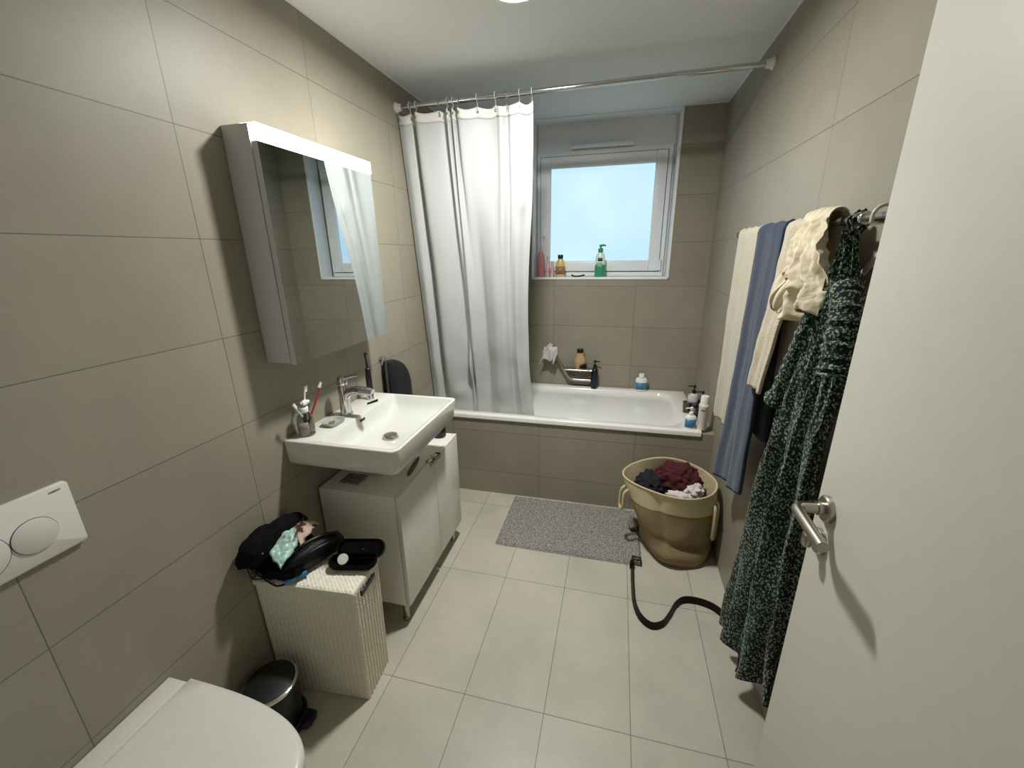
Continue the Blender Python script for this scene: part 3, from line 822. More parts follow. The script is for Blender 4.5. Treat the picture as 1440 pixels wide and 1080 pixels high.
bottle('lotion_bottle', 'white bottle with blue label alone on the back rim of the bathtub', 'bottle', (1.392, 3.09, RIM), .038, .108, m_white, 'cap', m_white, sx=1.1, sy=.62, lab=(.012, .066, m_blue))
bottle('lotion_bottle', 'white pump bottle with blue label on the front right corner of the bath rim', 'bottle', (1.640, 2.433, .574), .030, .085, m_white, 'pump', m_white, ang=PI, ps=.9, sx=1.05, sy=.8, lab=(.01, .062, m_blue))
t = bottle('talc_bottle', 'tall plain white bottle with wide white cap at the front end of the tiled ledge', 'bottle', (1.703, 2.432, .5755), .026, .155, P('pale_bottle', (226, 216, 206), .4), 'bigcap', m_white, prof=[(.025, 0), (.026, .003), (.026, .135), (.028, .14), (.028, .15), (.024, .155)])
arc_label((1.703, 2.432, .5755), .0264, .118, .126, -PI / 2 - .7, -PI / 2 + .1, m_grey, t, name='print_mark')
bottle('pump_bottle', 'white pump bottle with black pump at the back of the bottle cluster', 'bottle', (1.694, 2.72, .5755), .032, .125, P('silver_white_bottle', (196, 194, 190), .4), 'pump', m_black, ang=PI - .2, sx=1.05, sy=.8, lab=(.03, .07, m_grey))
bottle('pump_bottle', 'black pump bottle beside the wall behind the tall white bottle', 'bottle', (1.735, 2.66, .559), .029, .125, m_black, 'pump', m_black, ang=PI - .2)
o = lathe('tumbler', [(.022, 0), (.027, .07), (.025, .07), (.020, .004), (.001, .004)], (1.658, 2.70, .574), P('amber_glass', (120, 104, 70), .1, trans=.6), None, 24, loc=(1.658, 2.70, .574)); tag(o, 'small amber glass tumbler on the bath rim left of the pump bottles', 'tumbler')

# ------------------------------------------------------------------ grab rail, soap shelf on the back wall
t = thing('grab_rail', 'angled chrome grab rail on the back wall above the bathtub', 'grab rail', (.82, D, .72))
yr = D - .055
pts = arc_bend((.705, yr, .885), (.865, yr, .632), (1.02, yr, .632), .04, 8)
tube('rail', pts, .0125, m_steel, t, 18)
for p in ((.712, .874), (.862, .642), (1.015, .632)):
    b = MB(); b.tube([(p[0], yr, p[1]), (p[0], D - .001, p[1])], .010, 14); b.lathe([(.024, 0), (.024, -.006), (.012, -.01)], (p[0], D - .0005, p[1]), 24, axis='y'); b.build('mount', m_steel, t)
t = thing('soap_shelf', 'chrome soap shelf fixed to the back wall above the grab rail', 'shelf', (.925, D, .715))
b = MB(); b.box(.825, 1.03, D - .10, D - .001, .715, .721, .002); b.tube([(.825, D - .10, .722), (1.03, D - .10, .722)], .006, 12); b.tube([(.827, D - .10, .722), (.827, D - .004, .722)], .005, 10); b.tube([(1.028, D - .10, .722), (1.028, D - .004, .722)], .005, 10)
b.build('tray', m_chrome, t)
b = MB(); b.box(.90, .95, D - .012, D - .001, .69, .735, .003); b.build('shelf_mount', m_chrome, t)
m_amber = P('amber_soap', (196, 166, 118), .15, trans=.15)
bottle('jar_bottle', 'honey coloured bottle with black cap on the chrome soap shelf', 'bottle', (.935, D - .055, .7225), .044, .13, m_amber, 'cap', m_black, prof=[(.042, 0), (.044, .004), (.044, .07), (.034, .095), (.027, .105), (.027, .13)], sx=1.0, sy=.7, lab=None)
arc_label((.945, D - .055, .7225), .0443, .012, .046, -PI / 2 - .2, -PI / 2 + .9, m_black, bpy.data.objects['jar_bottle'], 12, 1.0, .7)
def washfn(u, v):
    a = u * 2 - 1
    rr = .02 + .035 * v
    th = PI * (v * 1.25 - .25)
    x = .712 + .052 * a + .012 * math.sin(v * 7 + a * 3)
    side = -1 if v > .5 else 1
    d = abs(v - .45) * 2
    z = .905 - .10 * d ** 1.4 + .012 * math.sin(a * 6 + v * 4) - .03 * a * a
    y = yr - .022 + (-.020 if v > .45 else .022) * min(1, d * 3) + .008 * math.sin(a * 9 + 2 * v)
    return (x - .02 * d * (1 if v > .45 else .2), y, z)
o = sheet('washcloth', washfn, 26, 26, P('white_washcloth', (196, 192, 186), .95, var=.12, vscale=160, bump=.5), None, .005, loc=(.712, yr, .88)); tag(o, 'white washcloth draped over the upper end of the grab rail', 'washcloth')

# ------------------------------------------------------------------ things on the window sill
SZ = RZ + .0045; SY = D + .055
m_pink = P('pink_bottle', (206, 140, 142), .3, trans=.15); m_pinkp = P('pale_pink_bottle', (216, 176, 178), .35)
bottle('shampoo_bottle', 'tall pink bottle at the left end of the window sill', 'bottle', (.612, SY, SZ), .027, .185, m_pink, 'cap', m_pinkp, prof=[(.026, 0), (.027, .004), (.027, .10), (.0265, .15), (.016, .18), (.014, .185)], sy=.8)
for x, l_ in ((.664, 'left one of the two slim pale pink tubes on the window sill'), (.698, 'right one of the two slim pale pink tubes on the window sill')):
    hgt = .15 if x < .68 else .112
    bottle('slim_tube', l_, 'tube', (x, SY - .008, SZ), .0125, hgt, m_pinkp, None, group='slim pink tubes on the window sill', prof=[(.012, 0), (.0125, .003), (.0125, hgt * .6), (.009, hgt * .63), (.009, hgt - .004), (.005, hgt)])
bottle('shower_bottle', 'golden yellow round shouldered bottle with black cap on the window sill', 'bottle', (.757, SY, SZ), .036, .135, P('gold_bottle', (212, 180, 104), .3), 'cap', m_black, prof=[(.030, 0), (.034, .004), (.036, .06), (.032, .095), (.020, .125), (.014, .135)], sy=.65, lab=(.02, .075, P('brown_label', (146, 112, 90), .4, var=.2, vscale=80)))
pts = spline([(.842, SY - .01, SZ + .014), (.862, SY - .018, SZ + .006), (.90, SY - .018, SZ + .006), (.94, SY - .01, SZ + .014)], 6)
o = mk('hair_comb', *tubevf(pts, [.003] + [.006] * (len(pts) - 2) + [.003], 10), m_black, None, True, (.9, SY, SZ)); tag(o, 'small curved black comb lying on the window sill', 'comb')
m_green = P('green_gel', (62, 158, 116), .2, trans=.15)
t = thing('pump_bottle', 'white and green shower bottle with green pump on the window sill', 'bottle', (1.046, SY, SZ))
c = (1.046, SY, SZ)
lathe('bottle_body', [(.034, 0), (.037, .004), (.038, .05), (.036, .085)], c, m_green, t, 32, 1, .6)
lathe('bottle_upper', [(.036, .085), (.035, .12), (.031, .15), (.018, .168), (.016, .172)], c, P('pale_green_bottle', (214, 232, 222), .3), t, 32, 1, .6)
b = MB(); b.lathe([(.017, .172), (.018, .176), (.018, .195), (.012, .2)], c, 20); b.lathe([(.006, .2), (.006, .212)], c, 12)
b.tube([(1.036, SY, SZ + .214), (1.07, SY, SZ + .220), (1.082, SY, SZ + .212)], [.009, .007, .004], 12); b.build('pump', m_green, t)
arc_label(c, .0372, .11, .132, -PI / 2 - .45, -PI / 2 + .45, P('dark_green_print', (40, 66, 60), .4), t, 10, .97, .6, 'print_mark')
arc_label(c, .0378, .062, .098, -PI / 2 - .6, -PI / 2 + .5, P('leaf_print', (120, 176, 140), .4, var=.5, vscale=120), t, 10, 1, .62, 'leaf_print')

# ------------------------------------------------------------------ things on the washbasin deck
JC = (.052, 1.232, BZ + .0008)
t = thing('glass_bottle', 'clear glass bottle with white collar used as a toothbrush holder on the washbasin', 'bottle', JC)
lathe('bottle_body', [(.028, 0), (.030, .004), (.030, .062), (.024, .078), (.014, .088), (.014, .094), (.0125, .094), (.0125, .088), (.022, .076), (.0275, .06), (.0275, .006), (.001, .006)], JC, m_glass, t, 32)
lathe('collar', [(.016, .091), (.0175, .093), (.0175, .110), (.016, .112), (.0125, .112), (.0125, .091)], JC, m_white, t, 24, capends=False)
arc_label(JC, .0303, .008, .058, -PI / 4 - 1.3, -PI / 4 + .25, P('silver_label', (140, 132, 126), .4, var=.12, vscale=80), t)
def toothbrush(label, p0, p1, bend, mat, headmat, hd=(0, 0, 1), loc=None):
    t = thing('toothbrush', label, 'toothbrush', p0, 'toothbrushes in the glass bottle')
    pts = spline([p0, tuple((Vector(p0) + Vector(p1)) / 2 + Vector(bend)), p1], 8)
    tube('brush_handle', pts, [.0042] * (len(pts) - 6) + [.003] * 6, mat, t, 10)
    e = Vector(pts[-1]); d = (Vector(pts[-1]) - Vector(pts[-3])).normalized()
    w = Vector(hd).normalized()
    b = MB()
    for k in range(4):
        q = e - d * (.003 + .006 * k)
        b.tube([tuple(q), tuple(q + w * .011)], .0034, 8)
    b.build('bristles', headmat, t)
J = Vector(JC)
m_red = P('red_plastic', (150, 34, 34), .3)
toothbrush('red and white toothbrush leaning right out of the glass bottle', tuple(J + Vector((-.004, -.004, .015))), (.052, 1.352, 1.090), (0, .004, .0), m_red, m_white, (0, -.6, .6))
toothbrush('white toothbrush standing upright in the glass bottle', tuple(J + Vector((.0, .0, .015))), (.05, 1.262, 1.104), (0, -.006, 0), m_white, m_white, (0, 1, 0))
toothbrush('clear toothbrush leaning left out of the glass bottle', tuple(J + Vector((.004, .006, .015))), (.062, 1.176, 1.056), (0, .008, 0), P('clear_plastic', (176, 190, 200), .2), m_white, (0, .4, 1))
o = crumple('cotton_swab', (.058, 1.240, BZ + .128), (.012, .020, .010), m_white, None, .3, loc=(.058, 1.240, BZ + .128), lv=3); tag(o, 'white razor head resting across the mouth of the glass bottle', 'razor'); o.name = 'razor'
t = thing('soap_dish', 'small clear soap dish with a green leaf mark on the washbasin deck', 'soap dish', (.085, 1.345, BZ))
b = MB(); b.add(*loftvf([rrect(.055, .115, 1.305, 1.385, .02, BZ + .001), rrect(.05, .12, 1.30, 1.39, .022, BZ + .016), rrect(.054, .116, 1.304, 1.386, .02, BZ + .016), rrect(.06, .11, 1.31, 1.38, .018, BZ + .005)])); b.build('dish', P('frosted_plastic', (214, 216, 204), .2, trans=.5), t)
crumple('leaf_mark', (.085, 1.335, BZ + .009), (.010, .018, .003), P('dull_green', (92, 104, 84), .5), t, .2, lv=2)
TB = (.066, 1.652, BZ + .0008)
t = thing('electric_toothbrush', 'black electric toothbrush standing on its charger on the washbasin deck', 'toothbrush', TB)
lathe('charger', [(.020, 0), (.021, .004), (.019, .022), (.012, .026)], TB, m_white, t, 24)
lathe('brush_body', [(.0125, .024), (.0145, .03), (.014, .10), (.011, .148), (.007, .152)], TB, m_black, t, 20)
tube('brush_head', [(TB[0], TB[1], TB[2] + .15), (TB[0] - .001, TB[1] - .003, TB[2] + .19), (TB[0] - .002, TB[1] - .006, TB[2] + .225)], [.006, .004, .0045], m_black, t, 10)
b = MB(); b.tube([(TB[0] - .002, TB[1] - .006, TB[2] + .222), (TB[0] + .010, TB[1] - .008, TB[2] + .222)], .005, 10); b.build('bristles', m_gasket, t)
t = thing('hair_clip', 'slim black hair clip lying on the washbasin deck beside the tap', 'hair clip', (.115, 1.60, BZ))
b = MB(); b.tube([(.095, 1.575, BZ + .005), (.118, 1.625, BZ + .005)], .0035, 10); b.tube([(.097, 1.575, BZ + .008), (.121, 1.62, BZ + .012)], .0025, 10); b.build('clip', m_black, t)

# black pouch hanging on the wall between basin and curtain
t = thing('wash_bag', 'black quarter round wash bag hanging on the left wall beyond the washbasin', 'bag', (.03, 1.97, .76))
def bag_ring(k, x):
    out = []
    for (y, z) in [(1.865, .75), (1.865, .9), (1.867, 1.035), (1.90, 1.045), (1.955, 1.035), (2.02, 1.0), (2.07, .945), (2.09, .88), (2.092, .80), (2.085, .75)]:
        out.append((x, 1.975 + (y - 1.975) * k, .88 + (z - .88) * k))
    return out
def dense(r): return [tuple(p) for p in spline(r + [r[0]], 5)[:-1]]
loft('bag_body', [dense(bag_ring(.9, .006)), dense(bag_ring(.97, .014)), dense(bag_ring(1.0, .030)), dense(bag_ring(.97, .048)), dense(bag_ring(.86, .056)), dense(bag_ring(.5, .059))], P('black_nylon', (22, 24, 29), .55, bump=.35, bscale=40), t)
tube('zip', [(.034, 1.862, .76), (.034, 1.860, .9), (.034, 1.864, 1.05)], .006, P('dark_zip', (96, 98, 100), .35, .6), t, 10)
b = MB(); b.tube([(.034, 1.864, 1.05), (.03, 1.868, 1.066), (.012, 1.868, 1.068), (.002, 1.868, 1.06)], .004, 10); b.lathe([(.012, 0), (.012, .006)], (.0005, 1.868, 1.06), 18, axis='x'); b.build('hook', m_chrome, t)

# ------------------------------------------------------------------ bath mat
MX0, MX1, MY0, MY1 = .590, 1.388, 1.880, 2.372
m_mat, nt, bs = new_mat('mat_pile'); N, L = nt.nodes, nt.links
co = N.new('ShaderNodeTexCoord'); n1 = N.new('ShaderNodeTexNoise'); n1.inputs['Scale'].default_value = 170; n1.inputs['Detail'].default_value = 3
L.new(co.outputs['Object'], n1.inputs['Vector'])
cr = N.new('ShaderNodeValToRGB'); cr.color_ramp.elements[0].position = .36; cr.color_ramp.elements[0].color = lin((92, 91, 86)); cr.color_ramp.elements[1].position = .66; cr.color_ramp.elements[1].color = lin((172, 169, 160))
L.new(n1.outputs['Fac'], cr.inputs['Fac']); L.new(cr.outputs['Color'], bs.inputs['Base Color']); bs.inputs['Roughness'].default_value = 1.0; bs.inputs['Specular IOR Level'].default_value = .1
def mat_fn(u, v):
    x = lerp(MX0, MX1, u); y = lerp(MY0, MY1, v)
    e = min(min(u, 1 - u) * .8, min(v, 1 - v) * .5)
    k = sst(0, .012, e)
    z = .0015 + k * (.011 + .006 * noise.noise(Vector((x * 120, y * 120, 0))) + .004 * noise.noise(Vector((x * 260, y * 260, 3))))
    x += .003 * noise.noise(Vector((y * 60, 1, 0))) * (1 - k) ; y += .003 * noise.noise(Vector((x * 60, 4, 0))) * (1 - k)
    return (x, y, z)
o = sheet('bath_mat', mat_fn, 260, 160, m_mat, None, 0, loc=(.99, 2.12, 0)); tag(o, 'grey flecked bath mat on the floor in front of the bathtub', 'bath mat')

# ------------------------------------------------------------------ belt
t = thing('belt', 'black leather belt lying in a curve on the floor tiles by the laundry bag', 'belt', (1.45, 1.6, 0))
pl = [(1.338, 1.905), (1.336, 1.76), (1.340, 1.63), (1.362, 1.545), (1.408, 1.503), (1.457, 1.522), (1.492, 1.575), (1.528, 1.645), (1.572, 1.685), (1.64, 1.688), (1.70, 1.662), (1.742, 1.60), (1.757, 1.52), (1.742, 1.425), (1.718, 1.372)]
pl = spline([(x, y, 0) for x, y in pl], 8)
V = []; F = []
m_ = len(pl)
for i, p in enumerate(pl):
    a = pl[max(0, i - 1)]; c = pl[min(m_ - 1, i + 1)]
    d = (Vector(c) - Vector(a)).normalized(); nrm = Vector((-d.y, d.x, 0))
    for (s, z) in ((-.0018, .001), (.0018, .001), (.0018, .033), (-.0018, .033)):
        q = Vector(p) + nrm * (s + (z - .017) * .25); V.append((q.x, q.y, z + (.0 if i > 3 else .012 * (1 - i / 3))))
for i in range(m_ - 1):
    for k in range(4): F.append((i * 4 + k, i * 4 + (k + 1) % 4, i * 4 + 4 + (k + 1) % 4, i * 4 + 4 + k))
F.append((0, 1, 2, 3)); F.append(tuple((m_ - 1) * 4 + k for k in (3, 2, 1, 0)))
mk('strap', V, F, m_blacklea, t, False)
b = MB(); 
for q in ([(1.340, 1.885, .02), (1.383, 1.882, .02)], [(1.340, 1.930, .02), (1.383, 1.927, .02)], [(1.383, 1.880, .02), (1.383, 1.930, .02)], [(1.342, 1.882, .02), (1.340, 1.932, .02)], [(1.345, 1.906, .021), (1.383, 1.905, .021)]): b.tube(q, .0032, 8)
b.build('buckle', P('dark_metal', (40, 38, 36), .35, .8), t)
box('keeper', 1.326, 1.346, 1.852, 1.872, .001, .04, m_blacklea, t, .002)

# ------------------------------------------------------------------ laundry bag
LC = Vector((1.575, 2.085, 0))
def bag_pt(a, t_, inset=0.0):
    """a angle, t_ 0 base..1 rim"""
    r = curve_at([(0, .168), (.08, .186), (.35, .192), (.7, .215), (1, .235)], t_)
    ry = curve_at([(0, .165), (.08, .180), (.4, .178), (.8, .172), (1, .168)], t_)
    cx = LC.x - .062 * t_; cy = LC.y + .003 * t_
    wob = .010 * math.sin(3 * a + 5 * t_) + .006 * math.sin(5 * a - 9 * t_) * (1 - t_) 
    wob += -.014 * math.exp(-((t_ - .28) / .09) ** 2) * max(0, math.cos(a + 1.15)) ** 2
    x = cx + (r + wob - inset) * math.cos(a); y = cy + (ry + wob - inset) * math.sin(a)
    top = .408 + .058 * max(0, math.sin(a - .1)) ** 2.5 + .010 * math.cos(2 * a) + .012 * max(0, -math.sin(a + .25)) ** 2
    z = .004 + (top - .004) * t_
    # soft vertical crease and belly folds on the front
    cr_ = -.010 * math.exp(-((a - 4.35) / .10) ** 2) * sst(.1, .4, t_) * (1 - sst(.9, 1, t_)) - .012 * math.exp(-((t_ - .30 + .08 * math.cos(a)) / .05) ** 2) * max(0, -math.sin(a - .4)) ** 2 + .008 * math.exp(-((t_ - .16) / .07) ** 2) * max(0, -math.sin(a))
    x += cr_ * math.cos(a); y += cr_ * math.sin(a)
    x = min(x, W - .006)
    return (x, y, z)
t = thing('laundry_bag', 'round brown jute laundry bag with cream band and rope handles by the bathtub', 'laundry bag', tuple(LC))
n = 110
loft('bag_body', [[bag_pt(2 * PI * k / n, j / 40 * .74) for k in range(n)] for j in range(41)], m_jute, t, True, False)
loft('cream_band', [[bag_pt(2 * PI * k / n, .74 + .26 * j / 8, -.0012) for k in range(n)] for j in range(9)] + [[bag_pt(2 * PI * k / n, 1 - .45 * j / 5, .006) for k in range(n)] for j in range(6)], m_juteband, t, False, False)
tube('rim', [bag_pt(2 * PI * k / n, 1.0) for k in range(n + 1)], .005, m_rope, t, 10)
for a, dz in ((PI + .12, .11), (-.62, .17)):
    p = Vector(bag_pt(a, .86)); q = Vector(bag_pt(a + .22, .86)); out = Vector((math.cos(a), math.sin(a), 0)) * .022
    if a < 0: out = Vector((.35, -1, 0)) * .02
    pts = spline([p, p + out + Vector((0, 0, -.03)), p + out * 1.2 + Vector((0, 0, -dz)), (p + q) / 2 + out * 1.3 + Vector((0, 0, -dz - .02)), q + out * 1.2 + Vector((0, 0, -dz)), q + out + Vector((0, 0, -.03)), q], 7)
    tube('rope_handle', pts, .0085, m_rope, t, 10)
LX, LY = LC.x - .055, LC.y
o = crumple('sweater', (LX + .035, LY + .05, .385), (.115, .088, .095), m_maroon, None, .16, loc=(LX, LY, .36), seed=3, lv=5, fold=.20); tag(o, 'dark maroon garment heaped in the middle of the laundry bag', 'garment')
o = crumple('shirt', (LX - .105, LY + .02, .345), (.074, .095, .078), m_dknavy, None, .16, loc=(LX - .1, LY, .34), seed=9, lv=5, fold=.18); tag(o, 'dark navy garment at the left side of the laundry bag', 'garment')
o = crumple('sock', (LX + .105, LY - .02, .375), (.045, .058, .04), m_wcloth, None, .2, loc=(LX + .1, LY, .38), seed=21, lv=5, fold=.30, ff=.5); tag(o, 'crumpled white garment at the right side of the laundry bag', 'garment')
o = crumple('undershirt', (LX + .025, LY - .100, .365), (.062, .04, .034), m_wcloth, None, .2, loc=(LX, LY - .1, .36), seed=31, lv=5, fold=.30, ff=.5); tag(o, 'crumpled white garment at the front rim of the laundry bag', 'garment')
o = crumple('cloth', (1.352, 2.185, .045), (.03, .045, .032), m_gcloth, None, .4, loc=(1.352, 2.185, .014), seed=41); tag(o, 'small grey cloth lying on the bath mat left of the laundry bag', 'cloth')

# ------------------------------------------------------------------ towel rail and laundry on the right wall
TX, TZ = 1.700, 1.635
t = thing('towel_rail', 'chrome towel rail along the right wall', 'towel rail', (W, 1.5, TZ))
tube('rail', [(TX, .72, TZ), (TX, 1.5, TZ), (TX, 2.15, TZ)], .0085, m_steel, t, 18)
for y in (1.185, 2.135):
    b = MB(); b.lathe([(.0135, -.055), (.015, -.052), (.015, .028), (.0125, .032)], (TX, y, TZ), 24, axis='y')
    b.tube([(TX, y - .025, TZ), (W - .001, y - .025, TZ)], .010, 16); b.lathe([(.024, 0), (.024, -.006), (.012, -.01)], (W - .0005, y - .025, TZ), 24, axis='x'); b.build('bracket', m_chrome, t)

def towel(name, label, ytop, ybot, zf, zb, mat, thick=.012, xbot=1.655, folds=3.0, amp=.010, hem=0.0, seed=0, lift=0.0, tiltz=0.0, cat='towel', nu=60, nv=110, kexp=.9):
    r = .0165 + lift
    Lf, Lb = TZ - zf, TZ - zb
    tot = Lf + PI * r + Lb
    def fn(u, v):
        s = v * tot
        if s < Lf:
            k = 1 - s / Lf                       # 0 at the rail, 1 at hem
            y = lerp(lerp(ytop[0], ytop[1], u), lerp(ybot[0], ybot[1], u), k ** kexp)
            z = TZ - (Lf - s) * 1.0 + (tiltz * (u - .5) * k)
            x = lerp(TX - r, xbot, sst(0, 1, k) * .6 + .4 * k)
            f = amp * (.35 + .65 * k)
            x += f * math.sin(2 * PI * folds * u + seed + .6 * k) + .35 * f * math.sin(2 * PI * folds * 2.3 * u + seed * 2) + .004 * fbm(u * 3, k * 5, seed)
        elif s < Lf + PI * r:
            a = (s - Lf) / r
            y = lerp(ytop[0], ytop[1], u)
            x = TX - r * math.cos(a); z = TZ + r * math.sin(a) * 1.02
            x += .35 * amp * math.sin(2 * PI * folds * u + seed) * math.cos(a)
            z += .25 * amp * math.sin(2 * PI * folds * 1.5 * u + seed)
        else:
            k = (s - Lf - PI * r) / Lb
            y = lerp(ytop[0], ytop[1], u); z = TZ - (s - Lf - PI * r)
            x = TX + r + .010 * k + .25 * amp * math.sin(2 * PI * folds * u + seed)
            x = min(x, W - .010 - thick)
        return (x, y, z)
    o = sheet(name, fn, nu, nv, mat, None, thick, loc=(TX, sum(ytop) / 2, TZ))
    tag(o, label, cat)
    return o
towel('towel', 'ribbed cream towel at the window end of the rail', (1.83, 2.105), (1.83, 2.19), .80, 1.0, m_tcream, .012, 1.694, 2.2, .008, seed=.5, tiltz=-.05)
towel('towel', 'blue grey towel hanging long from the rail beside the cream towel', (1.560, 1.812), (1.53, 1.89), .64, .9, m_tblue, .014, 1.672, 1.6, .012, kexp=2.4, seed=2.0, lift=.002, tiltz=-.10)
towel('towel', 'beige towel hanging between the blue towel and the cream blouse', (1.37, 1.545), (1.455, 1.60), 1.115, 1.10, m_tcream2, .010, 1.660, 1.5, .008, seed=4.0)
# plain black sheet from the rail, behind the beige towel
def blk(u, v):
    z = lerp(TZ, .80, v); y = lerp(1.40, 1.555, u)
    return (1.744 - .034 * (1 - sst(0, .06, v)) + .008 * math.sin(u * 9 + v), y, z)
o = sheet('black_sheet', blk, 24, 40, m_blackfab, None, .010, loc=(1.74, 1.48, TZ)); tag(o, 'black sheet hanging close to the wall behind the beige towel', 'garment')

# blouse bundled over the rail
def blouse(u, v):
    s = v
    if s < .60:
        k = 1 - s / .60
        bul = math.sin(min(1, k * 1.2) * PI * .62)
        z = TZ + .012 - .240 * k + .020 * math.sin(u * 6.5 + .5) * k
        x = 1.679 - .036 * bul
        y = lerp(1.258 - .125 * sst(0, .75, k), 1.415 - .055 * sst(0, 1, k), u)
        w_ = u * 4.2 + .55 * fbm(u * 1.5, k * 1.6, 2.0) + .5 * k
        f = (.010 + .014 * k)
        x += f * math.sin(2 * PI * w_ * .55) + .55 * f * (abs(math.sin(PI * w_ * 1.35)) - .5) + .012 * fbm(u * 3, k * 3.2, 3.0) + .009 * fbm(u * 8, k * 7, 5) + .004 * fbm(u * 19, k * 15, 2)
        y += .008 * fbm(u * 5, k * 5, 9)
        z += .012 * fbm(u * 5, k * 4, 8)
        x = min(x, 1.680)
    elif s < .70:
        a = (s - .60) / .10 * PI
        y = lerp(1.258, 1.415, u)
        x = TX - .021 * math.cos(a); z = TZ + .012 + .022 * math.sin(a) + .004 * math.sin(u * 27) + .006 * fbm(u * 6, 1, 1)
    else:
        k = (s - .70) / .30
        y = lerp(1.258, 1.415, u)
        z = TZ + .012 - .30 * k; x = TX + .021 + .010 * k + .006 * math.sin(u * 14)
    return (x, y, z)
t = thing('blouse', 'cream cotton blouse bundled over the rail next to the floral dress', 'blouse', (TX, 1.30, TZ))
sheet('blouse_body', blouse, 110, 120, m_blouse, t, .003)
def cuff(u, v):
    a = 2 * PI * u
    k = v
    c = Vector((1.650 - .01 * k, 1.345 + .012 * k, 1.50 - .09 * k))
    r = .026 + .014 * math.sin(PI * k) + .005 * math.sin(a * 7 + k * 9)
    return (c.x + r * math.cos(a) * .8, c.y + r * math.sin(a), c.z + .012 * math.sin(a * 3 + k * 5))
sheet('ruffle_cuff', cuff, 48, 24, m_blouse, t, .002)

# floral dress
DRESS_T = 1.612
def dress_ring(v, n=96):
    z0 = lerp(DRESS_T, .15, v)
    hw = curve_at([(0, .016), (.09, .048), (.18, .092), (.30, .125), (.38, .120), (.50, .155), (.75, .195), (1, .225)], v)
    hd_ = curve_at([(0, .012), (.10, .03), (.3, .034), (.5, .034), (1, .042)], v)
    yc = curve_at([(0, 1.155), (.15, 1.135), (.35, 1.20), (.6, 1.235), (1, 1.262)], v)
    xc = curve_at([(0, 1.690), (.2, 1.685), (.5, 1.690), (1, 1.700)], v)
    out = []
    for k in range(n):
        a = 2 * PI * k / n
        c, s = math.cos(a), math.sin(a)
        fold = (.013 + .020 * v) * sst(.2, .5, v) * math.sin(9 * a + 1.2 * math.sin(3 * v)) + .006 * math.sin(17 * a + 8 * v)
        cr_ = .006 * fbm(s * 4, v * 14, c * 4, 1.0)
        x = xc + (hd_ + (fold if c < 0 else fold * .3) + cr_) * c
        y = yc + hw * s + .4 * fold * s
        # hem: lower towards the window, a gathered step
        z = z0 + v ** 6 * (.10 * (.5 - .5 * s) * 1.3 + .015 * math.sin(5 * a))
        x = min(x, W - .008)
        out.append((x, y, z))
    return out
t = thing('dress', 'long dark green floral dress hanging from the near end of the towel rail', 'dress', (1.69, 1.2, .15))
loft('dress_body', [dress_ring(j / 90) for j in range(91)], m_dress, t, True, False)
def sleeve(name, path, r0, r1, flare=0.0, seed=0):
    pts = spline(path, 8); m = len(pts)
    rr = []
    for i in range(m):
        k = i / (m - 1)
        rr.append(lerp(r0, r1, k) * (1 + .12 * math.sin(i * 2.3 + seed)) + flare * sst(.8, 1, k))
    return tube(name, pts, rr, m_dress, t, 20)
sleeve('sleeve', [(1.668, 1.185, 1.48), (1.664, 1.21, 1.40), (1.662, 1.255, 1.29), (1.662, 1.298, 1.195), (1.664, 1.322, 1.14)], .020, .024, .014, 1)
sleeve('sleeve', [(1.675, 1.10, 1.50), (1.665, 1.05, 1.44), (1.655, 1.02, 1.37), (1.655, 1.005, 1.31)], .030, .036, .006, 2)
b = MB(); b.tube([(1.69, 1.160, 1.600), (TX - .02, 1.17, TZ + .0), (TX, 1.17, TZ + .018), (TX + .02, 1.17, TZ), (1.70, 1.160, 1.605)], .004, 8)
b.tube([(1.69, 1.145, 1.600), (TX - .019, 1.145, TZ + .0), (TX, 1.145, TZ + .018), (TX + .019, 1.145, TZ), (1.70, 1.145, 1.605)], .004, 8)
b.build('strap', m_dress, t)

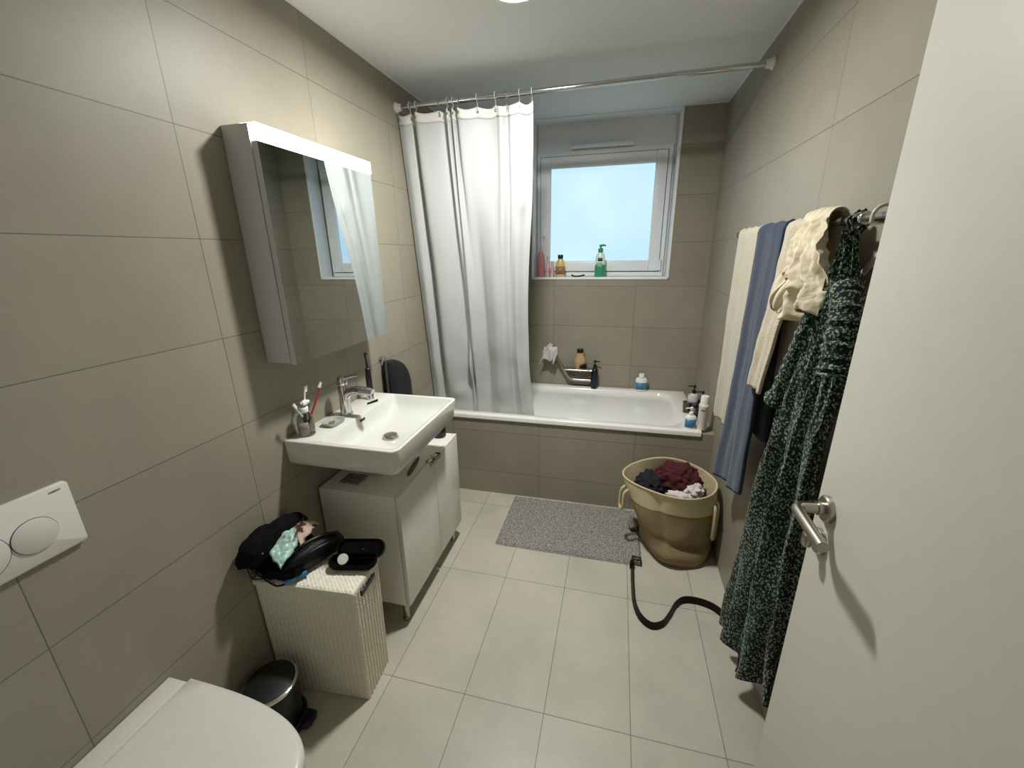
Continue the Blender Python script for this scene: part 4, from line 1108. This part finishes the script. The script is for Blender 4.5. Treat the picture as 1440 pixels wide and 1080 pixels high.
# white hangers behind the door edge
m_hang = P('white_hanger', (206, 198, 182), .4)
for (y, dz, lab_) in ((1.062, 0.0, 'white plastic clothes hanger hooked on the rail at the door edge'), (.985, -.02, 'white plastic clothes hanger lower and closer to the door')):
    t = thing('clothes_hanger', lab_, 'hanger', (TX, y, TZ))
    hk = [(TX + .022, y, TZ - .06 + dz), (TX + .022, y, TZ - .02)] + [(TX + .022 * math.cos(a), y, TZ + .0215 * math.sin(a)) for a in [k * PI / 10 for k in range(11)]] + [(TX - .022, y, TZ - .012)]
    tube('hook', hk, .0038, m_hang, t, 10)
    c = Vector((TX + .022 + dz * .6, y, TZ - .06 + dz))
    arms = spline([c + Vector((.022, .17, -.10)), c + Vector((.02, .15, -.085)), c + Vector((.006, .05, -.02)), c, c + Vector((.006, -.05, -.02)), c + Vector((.02, -.15, -.085)), c + Vector((.022, -.17, -.10))], 6)
    b = MB(); b.tube(arms, .006, 10); b.tube([arms[0], arms[-1]], .004, 8); b.build('arms', m_hang, t)

# ------------------------------------------------------------------ world, light, camera
w = bpy.data.worlds.new('World'); scene.world = w; w.use_nodes = True
bg = w.node_tree.nodes['Background']; bg.inputs['Color'].default_value = (.60, .60, .57, 1); bg.inputs['Strength'].default_value = .15

def area(name, loc, rot, sx, sy, power, color, shape='RECTANGLE'):
    l = bpy.data.lights.new(name, 'AREA'); l.shape = shape; l.size = sx
    if shape == 'RECTANGLE': l.size_y = sy
    l.energy = power; l.color = color
    o = bpy.data.objects.new(name, l); COL.objects.link(o); o.location = loc; o.rotation_euler = rot
    return o

dl = area('downlight', (LP[0], LP[1], H - .014), (0, 0, 0), .15, .15, 26.0, (.985, 1.0, .975), 'DISK')
dl.data.spread = math.radians(172)
cam = bpy.data.cameras.new('camera'); co_ = bpy.data.objects.new('camera', cam); COL.objects.link(co_)
cam.sensor_width = 36.0; cam.sensor_fit = 'HORIZONTAL'; cam.lens = 583.03 / 1440 * 36.0; cam.clip_start = .01
p_, y_, r_ = .3068, -.2482, -.0158
cp, sp_, cy, sy_ = math.cos(p_), math.sin(p_), math.cos(y_), math.sin(y_)
fw = Vector((sy_ * cp, cy * cp, -sp_)); rt = Vector((cy, -sy_, 0)); up_ = rt.cross(fw)
rt2 = math.cos(r_) * rt + math.sin(r_) * up_; up2 = -math.sin(r_) * rt + math.cos(r_) * up_
M = Matrix((rt2, up2, -fw)).transposed().to_4x4(); M.translation = Vector((1.1815, 0, 1.5747))
co_.matrix_world = M
scene.camera = co_

scene.view_settings.view_transform = 'Standard'
scene.view_settings.look = 'None'
scene.view_settings.gamma = 1.0
scene.view_settings.use_curve_mapping = False
scene.view_settings.exposure = 0.4
cy_ = scene.cycles
cy_.use_denoising = True
cy_.max_bounces = 10; cy_.diffuse_bounces = 5; cy_.glossy_bounces = 5; cy_.transmission_bounces = 8
cy_.caustics_reflective = False; cy_.caustics_refractive = False
cy_.sample_clamp_indirect = 4.0
